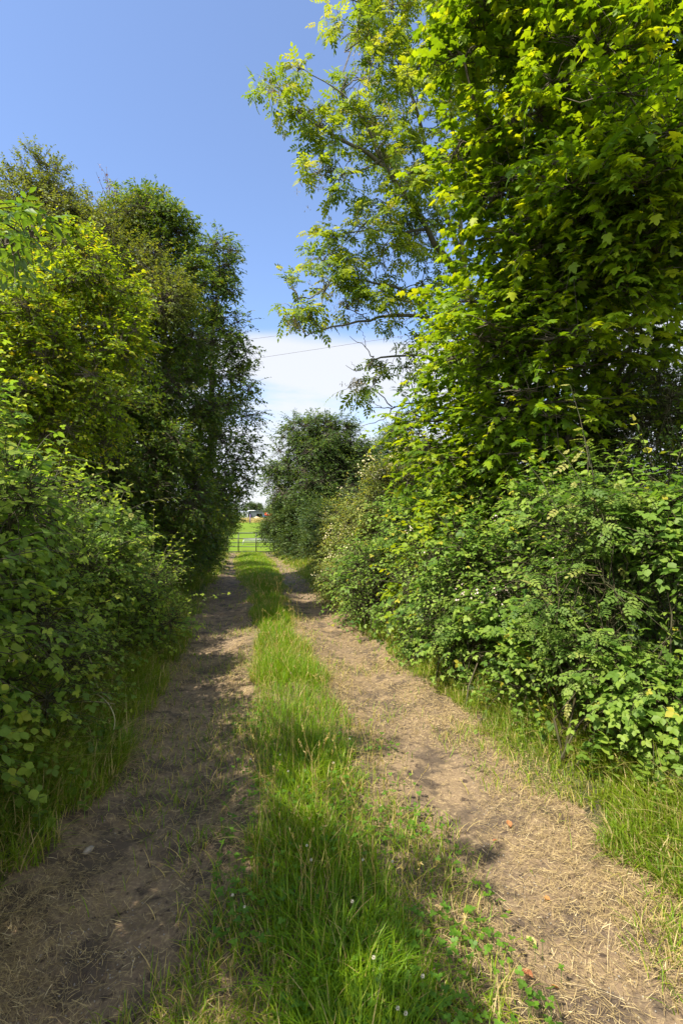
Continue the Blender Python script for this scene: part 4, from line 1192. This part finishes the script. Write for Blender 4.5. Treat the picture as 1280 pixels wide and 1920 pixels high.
# trees far beyond the field
rngf = np.random.default_rng(77)
far_specs = [('broad dark green tree behind the flat roofed outbuilding', [(463, 950, 250, 3.0), (478, 948, 250, 3.2), (487, 952, 250, 2.4), (470, 958, 250, 3)], 'mid'),
             ('small pointed tree beside the distant utility pole', [(503, 955, 260, 1.6), (503, 950, 260, 1.0), (498, 960, 260, 2), (508, 960, 260, 2)], 'mid'),
             ('light green far tree between the red vehicle and the gate shrubs', [(514, 958, 240, 2), (520, 960, 240, 2.5), (528, 956, 240, 3)], 'haw')]
for q, (lab, cl, mt) in enumerate(far_specs):
    b = G(cl[0][0], cl[0][2])
    tree('far_tree', lab, 'tree', b, [b + (0, 0, -.2), b + (0, 0, 1.5), b + (0, 0, 3), b + (0, 0, 5)], .25, [C(*c) for c in cl], L_WIDE, M[mt], M['bark'], 600 + q,
         size=.5, L=1.2, per=6, dens=7, limb=.08, subs=7, tw=.03, leafkw=LK)
# low dark wood line along the horizon
wl = MB()
xx = np.concatenate([rngf.uniform(-500, 420, 9000)])
yy = rngf.uniform(420, 520, 9000)
hh = 5.5 * fbm(xx * .018, xx * 0 + 2, 7) + 1.0
P = np.stack([xx, yy, -1 + hh * rngf.uniform(0, 1, 9000)], 1)
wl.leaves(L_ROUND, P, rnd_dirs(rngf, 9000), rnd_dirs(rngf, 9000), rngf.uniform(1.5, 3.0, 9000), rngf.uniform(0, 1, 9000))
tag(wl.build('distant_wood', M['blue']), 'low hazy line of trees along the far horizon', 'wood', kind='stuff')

# ------------------------------------------------------------------ gate
gy = 31.4
gl, gr_ = at(428, 0, gy)[0], at(536, 0, gy)[0]
gz = float(ground_z((gl + gr_) / 2, gy))
gt = thing('field_gate', 'dark tubular metal field gate closing the end of the track', 'gate', ((gl + gr_) / 2, gy, gz))
mb = MB()
zt = EYE + (960 - 999.5) / 960 * gy
hs_ = [zt - q for q in (0, .33, .58, .82, 1.05)]
hs_ = [zt - (zt - gz - .10) * q for q in (0, .29, .52, .74, 1)]
for k_, z in enumerate(hs_):
    mb = MB()
    mb.tube([(gl, gy, z), (gr_, gy, z)], .034 if k_ == 0 else .022, 8)
    mb.build('rail', M['gate'], gt)
for px in (447.3, 480.5, 514):
    x = at(px, 0, gy)[0]
    mb = MB()
    mb.box((x - .03, gy - .055, hs_[-1] - .02), (x + .03, gy - .036, hs_[0]))
    mb.build('upright', M['gate'], gt)
for x in (gl, gr_):
    mb = MB()
    mb.tube([(x, gy, hs_[-1] - .02), (x, gy, hs_[0] + .02)], .026, 8)
    mb.build('end_bar', M['gate'], gt)
for x, lab in ((gl - .14, 'weathered wooden gatepost at the left end of the metal gate'), (gr_ + .14, 'weathered wooden gatepost at the right end of the metal gate')):
    p = thing('gatepost', lab, 'post', (x, gy, gz), 'gateposts')
    mb = MB(); mb.tube([(x, gy, gz - .2), (x, gy, gz + 1.35)], [.085, .08], 10); mb.build('post', M['post'], p)
    mb = MB(); mb.tube([(x, gy, gz + 1.353), (x, gy, gz + 1.40)], [.08, .03], 10); mb.build('post_top', M['post'], p)

# galvanised feed trough behind the gate
d0 = 39.0
tx0, tx1 = at(457, 0, d0)[0], at(525, 0, d0)[0]
tz = EYE + (960 - 1010) / 960 * d0
gz2 = float(ground_z(tx0, d0))
tr = thing('feed_trough', 'long galvanised feed trough on thin legs in the pasture behind the gate', 'trough', (tx0, d0, gz2))
mb = MB()
prof = [(-.2, 0), (-.13, -.20), (.13, -.20), (.2, 0), (.18, 0), (.12, -.18), (-.12, -.18), (-.18, 0)]
Vv = [(tx0, d0 + a, tz + b) for a, b in prof] + [(tx1, d0 + a, tz - .06 + b) for a, b in prof]
F = [(k_, (k_ + 1) % 8, 8 + (k_ + 1) % 8, 8 + k_) for k_ in range(8)]
mb.add(Vv, [np.array(F)]); mb.add([Vv[0], Vv[1], Vv[2], Vv[3]], [np.array([(0, 1, 2, 3)])]); mb.add([(x, y + .001, z) for x, y, z in Vv[8:12]], [np.array([(3, 2, 1, 0)])])
mb.build('trough_channel', M['galv'], tr, True)
for xq in (tx0 + .05, tx1 - .05):
    for s_ in (-.17, .17):
        mb = MB(); mb.tube([(xq - .12 * (1 if xq < tx0 + 1 else -1), d0 + s_ * 1.2, gz2 - .02), (xq, d0 + s_ * .9, tz - .03)], .018, 6); mb.build('leg', M['galv'], tr)

# tall dry grass at the far side of the pasture, with stake fence
hm = MB()
n = 9000
x = rngf.uniform(-52, -8, n); y = rngf.uniform(118, 150, n)
blades(hm, rngf, x, y, rngf.uniform(.7, 1.5, n) * (.6 + .7 * fbm(x * .25, y * .05, 17)), rngf.uniform(.05, .12, n), rngf.uniform(.1, .6, n), .5, rngf.uniform(0, 1, n))
tag(hm.build('tall_dry_grass', M['hay']), 'band of tall straw coloured grass at the far side of the pasture', 'grass', kind='stuff')
lab = ['brown fence stake left of the purple stake in the dry grass', 'purple plastic stake standing in the dry grass near the house', 'brown fence stake in the dry grass right of the purple stake']
for (px, w, h, mt), lb_ in zip([(439, .08, 1.5, 'post'), (469, .22, 1.9, 'purple'), (500, .09, 1.5, 'post')], lab):
    b = G(px, 116)
    p = thing('fence_stake', lb_, 'stake', b, 'stakes along the far side of the pasture')
    mb = MB(); mb.tube([b + (0, 0, -.2), b + (0, 0, h)], [w * .55, w * .5], 8); mb.build('shaft', M[mt], p)
    mb = MB(); mb.tube([b + (0, 0, h + .003), b + (0, 0, h + .12)], [w * .5, w * .1], 8); mb.build('pointed_tip', M[mt], p)

# ------------------------------------------------------------------ houses
hd_ = 192.0
u = hd_ / 960
def hx(px): return (px - 640) * u
def hz(py): return EYE + (960 - py) * u
g0 = float(ground_z(hx(450), hd_))
hs = thing('bungalow', 'grey gabled bungalow with a white conservatory beyond the pasture', 'house', (hx(435), hd_, g0))
mb = MB()
xl, xr, xm = hx(404), hx(447), hx(417)
ev, rg_ = hz(961), hz(944)
Vv = [(xl, hd_, g0 - .2), (xr, hd_, g0 - .2), (xr, hd_, ev), (xm, hd_, rg_), (xl, hd_, ev)]
Vv = Vv + [(x, hd_ + 11, z) for x, _, z in Vv]
mb.add(Vv, [np.array([(0, 1, 2, 3, 4), (9, 8, 7, 6, 5)]), np.array([(1, 6, 7, 2), (0, 4, 9, 5)])])
mb.build('wall', M['render_grey'], hs, True)
mb = MB()
def slab(x0, z0, x1, z1, th=.25):
    nx_, nz_ = -(z1 - z0), (x1 - x0)
    l_ = math.hypot(nx_, nz_); nx_, nz_ = nx_ / l_ * th, nz_ / l_ * th
    Vv = [(x0, hd_ - .5, z0 + .03), (x1, hd_ - .5, z1 + .03), (x1 + nx_, hd_ - .5, z1 + nz_), (x0 + nx_, hd_ - .5, z0 + nz_)]
    Vv += [(x, hd_ + 11.5, z) for x, _, z in Vv]
    mb.add(Vv, [np.array([(0, 1, 2, 3), (7, 6, 5, 4), (0, 4, 5, 1), (1, 5, 6, 2), (2, 6, 7, 3), (3, 7, 4, 0)])])
slab(xm, rg_, xr + .8, ev - .35); slab(xl - .8, ev - .35, xm, rg_)
rf = mb.build('roof', M['slate'], hs, True)
mb = MB(); mb.box((hx(441), hd_ + 5, hz(954)), (hx(444), hd_ + 6, hz(946))); mb.build('chimney', M['render_grey'], rf, True)
mb = MB(); mb.tube([(xr + .8, hd_ - .55, ev - .25), (xm, hd_ - .55, rg_ + .1), (xl - .8, hd_ - .55, ev - .25)], .12, 4); mb.build('bargeboard', M['upvc'], hs, True)
for x0, x1 in ((424, 429), (436, 441)):
    mb = MB(); mb.box((hx(x0), hd_ - .06, hz(970)), (hx(x1), hd_ + .05, hz(964.5))); w_ = mb.build('window', M['glass'], hs, True)
    for a, b in ((x0 - .3, x0 + .2), (x1 - .2, x1 + .3)):
        mb = MB()
        mb.box((hx(a), hd_ - .10, hz(970.3)), (hx(b), hd_ - .063, hz(964.2)))
        mb.build('window_frame', M['upvc'], w_, True)
cs = thing('conservatory', 'white framed lean to conservatory beside the grey bungalow', 'conservatory', (hx(458), hd_ - 3, g0))
c0, c1 = hx(449), hx(467)
mb = MB(); mb.box((c0, hd_ - 3, g0 - .2), (c1, hd_, hz(970))); mb.build('base_wall', M['dark_wall'], cs, True)
mb = MB(); mb.box((c0 + .1, hd_ - 2.9, hz(970) + .003), (c1 - .1, hd_ - .1, hz(962.4))); mb.build('glazing', M['glass'], cs, True)
mb = MB()
for px in (449, 453.2, 457.6, 462, 466.4):
    mb.box((hx(px), hd_ - 3, hz(970) + .003), (hx(px) + .16, hd_ - 2.903, hz(962.3)))
mb.box((c0, hd_ - 3.03, hz(962.3)), (c1, hd_ + .0, hz(961.5)))
mb.box((c0, hd_ - 3.06, hz(970.3)), (c1, hd_ - 3.003, hz(969.6)))
mb.build('frame', M['upvc'], cs, True)
mb = MB(); Vv = [(c0 - .2, hd_ - 3.2, hz(961.4)), (c1 + .2, hd_ - 3.2, hz(961.4)), (c1 + .2, hd_, hz(958.5)), (c0 - .2, hd_, hz(958.5))]
Vv += [(x, y, z + .15) for x, y, z in Vv]
mb.add(Vv, [np.array([(3, 2, 1, 0), (4, 5, 6, 7), (0, 1, 5, 4), (1, 2, 6, 5), (2, 3, 7, 6), (3, 0, 4, 7)])]); mb.build('roof', M['slate'], cs, True)
ot = thing('outbuilding', 'dark flat roofed outbuilding with a black doorway beyond the pasture', 'building', (hx(482), hd_, g0))
b0_, b1_ = hx(467.5), hx(498)
mb = MB()
mb.box((b0_, hd_, g0 - .2), (hx(481), hd_ + 7, hz(958.6))); mb.box((hx(491.5), hd_, g0 - .2), (b1_, hd_ + 7, hz(958.6)))
mb.box((hx(481), hd_ + .002, hz(963)), (hx(491.5), hd_ + 6.998, hz(958.603)))
mb.box((hx(481), hd_ + 5, g0 - .2), (hx(491.5), hd_ + 6.99, hz(963.01)))
mb.build('wall', M['dark_wall'], ot, True)
mb = MB(); mb.box((b0_ - .2, hd_ - .25, hz(958.5)), (b1_ + .2, hd_ + 7.2, hz(957.6))); mb.build('roof', M['dark_wall'], ot, True)
mb = MB(); mb.box((hx(464), hd_ + 1, hz(957.58)), (hx(476.5), hd_ + 4, hz(956.6))); mb.build('rooflight', M['upvc'], ot, True)
mb = MB(); mb.box((hx(481.3), hd_ + 1.5, g0), (hx(491.2), hd_ + 1.6, hz(963.2))); mb.build('doorway', M['interior'], ot, True)

sp = thing('sand_heap', 'pale sandy heap in front of the outbuilding doorway', 'heap', (hx(486), hd_ - 6, g0))
mb = MB()
n, m2 = 20, 6
Vv, F = [], []
for i in range(m2):
    f = i / (m2 - 1)
    for j in range(n):
        th = 2 * math.pi * j / n
        r = (1 - f) * (1 + .12 * math.sin(3 * th + 1))
        Vv.append((hx(486) + r * 1.7 * math.cos(th), hd_ - 6 + r * 1.4 * math.sin(th), g0 - .05 + .95 * (1 - (1 - f) ** 1.6)))
F = [(i * n + j, i * n + (j + 1) % n, (i + 1) * n + (j + 1) % n, (i + 1) * n + j) for i in range(m2 - 1) for j in range(n)]
mb.add(Vv, [np.array(F)]); mb.build('heap_body', M['sand'], sp)

# red truck-like vehicle beside the outbuilding
vt = thing('red_trailer', 'orange red trailer with a white panel right of the outbuilding', 'trailer', (hx(505), hd_ - 2, g0))
mb = MB()
Vv = [(hx(498.5), hz(966)), (hx(511), hz(966)), (hx(511.5), hz(963.5)), (hx(509), hz(961.4)), (hx(500), hz(960.6)), (hx(498.5), hz(962))]
A_ = [(x, hd_ - 3, z) for x, z in Vv] + [(x, hd_ - .8, z) for x, z in Vv]
mb.add(A_, [np.array([(0, 1, 2, 3, 4, 5), (11, 10, 9, 8, 7, 6)]), np.array([(k_, 6 + k_, 6 + (k_ + 1) % 6, (k_ + 1) % 6) for k_ in range(6)])])
mb.build('body', M['red'], vt, True)
mb = MB(); mb.box((hx(502.5), hd_ - 3.06, hz(964.2)), (hx(506.5), hd_ - 3.003, hz(962.2))); mb.build('panel', M['upvc'], vt, True)
mb = MB(); mb.box((hx(498.8), hd_ - 2.9, hz(970.2)), (hx(510.8), hd_ - .9, hz(966.02))); mb.build('undercarriage', M['interior'], vt, True)
for px in (501, 508.5):
    mb = MB(); mb.tube([(hx(px), hd_ - 3.05, g0 + .42), (hx(px), hd_ - 2.905, g0 + .42)], .42, 14); wh = mb.build('wheel', M['interior'], vt)
    mb = MB(); mb.tube([(hx(px), hd_ - 3.08, g0 + .42), (hx(px), hd_ - 3.053, g0 + .42)], .2, 10); mb.build('rim', M['galv'], wh)
bn = thing('wheelie_bin', 'blue wheelie bin between the outbuilding and the red trailer', 'bin', (hx(499.5), hd_ - 5, g0))
mb = MB(); x0 = hx(499.5)
Vv = [(x0 - .5, hd_ - 5.4, g0), (x0 + .5, hd_ - 5.4, g0), (x0 + .5, hd_ - 4.6, g0), (x0 - .5, hd_ - 4.6, g0), (x0 - .62, hd_ - 5.5, g0 + 1.1), (x0 + .62, hd_ - 5.5, g0 + 1.1), (x0 + .62, hd_ - 4.5, g0 + 1.1), (x0 - .62, hd_ - 4.5, g0 + 1.1)]
mb.add(Vv, [np.array([(3, 2, 1, 0), (4, 5, 6, 7), (0, 1, 5, 4), (1, 2, 6, 5), (2, 3, 7, 6), (3, 0, 4, 7)])]); mb.build('body', M['bluep'], bn, True)
mb = MB(); mb.box((x0 - .66, hd_ - 5.55, g0 + 1.103), (x0 + .66, hd_ - 4.45, g0 + 1.2)); mb.build('lid', M['bluep'], bn, True)

# ------------------------------------------------------------------ pole and wires
pd = 150.0
pb = G(519.5, pd)
pl = thing('utility_pole', 'thin wooden utility pole with a crossarm beyond the pasture', 'pole', pb)
ptop = EYE + (960 - 912) / 960 * pd
mb = MB(); mb.tube([pb + (0, 0, -.5), (pb[0], pd, ptop)], [.19, .13], 10); mb.build('shaft', M['post'], pl)
mb = MB(); mb.box((pb[0] - .75, pd - .27, ptop - .45), (pb[0] + .75, pd - .16, ptop - .3)); arm = mb.build('crossarm', M['post'], pl, True)
for s_ in (-.65, 0, .65):
    mb = MB(); mb.tube([(pb[0] + s_, pd - .215, ptop - .297), (pb[0] + s_, pd - .215, ptop - .2), (pb[0] + s_, pd - .215, ptop - .05)], [.05, .08, .04], 8); mb.build('insulator', M['porcelain'], arm)
def wire(p0, p1, lab):
    a, b = at(*p0), at(*p1)
    dv = b - a
    a2, b2 = a - dv * 4, b + dv * 4
    mb = MB()
    pts = curve(a2, b2, 0, 40)
    t = np.linspace(-4, 5, 40)
    pts[:, 2] += .012 * ((t - .5) ** 2 - .25)
    mb.tube(pts, .008, 5)
    return tag(mb.build('overhead_wire', M['wire']), lab, 'wire', 'overhead wires crossing the lane')
wire((480, 672, 24), (840, 617, 21), 'lower overhead wire crossing the cloud between the trees')
wire((455, 638, 24.5), (815, 590, 21.5), 'upper overhead wire meeting the tip of the lowest ash bough')

# bare pale stems hanging out of the left hedge
for px, lab, pts in [(0, 'long curved pale green stem hanging out of the left hedge bottom', [(170, 1272, 4.2), (176, 1300, 4.0), (188, 1302 + 2, 3.9), (207, 1322, 3.7), (218, 1350, 3.6), (212, 1372, 3.5), (209, 1425, 3.35)]),
                     (1, 'thin grey dead stem arching down the shaded left hedge', [(153, 1205, 4.3), (172, 1240, 4.2), (178, 1275, 4.1), (185, 1292, 4.0), (207, 1312, 3.9)]),
                     (2, 'straight pale stalk slanting across the shaded left hedge', [(140, 1316, 3.9), (190, 1316, 3.8), (215, 1320, 3.75)])]:
    mb = MB()
    P = np.array([at(*q) for q in pts])
    q = np.linspace(0, len(P) - 1, 24)
    smp = np.stack([np.interp(q, np.arange(len(P)), P[:, k_]) for k_ in range(3)], 1)
    for _ in range(3):
        smp[1:-1] = (smp[:-2] + 2 * smp[1:-1] + smp[2:]) / 4
    mb.tube(smp, taper(.0065, .003, 24), 6)
    tag(mb.build('dry_stem', M['cane_pale']), lab, 'stem', 'bare stems hanging from the left hedge')
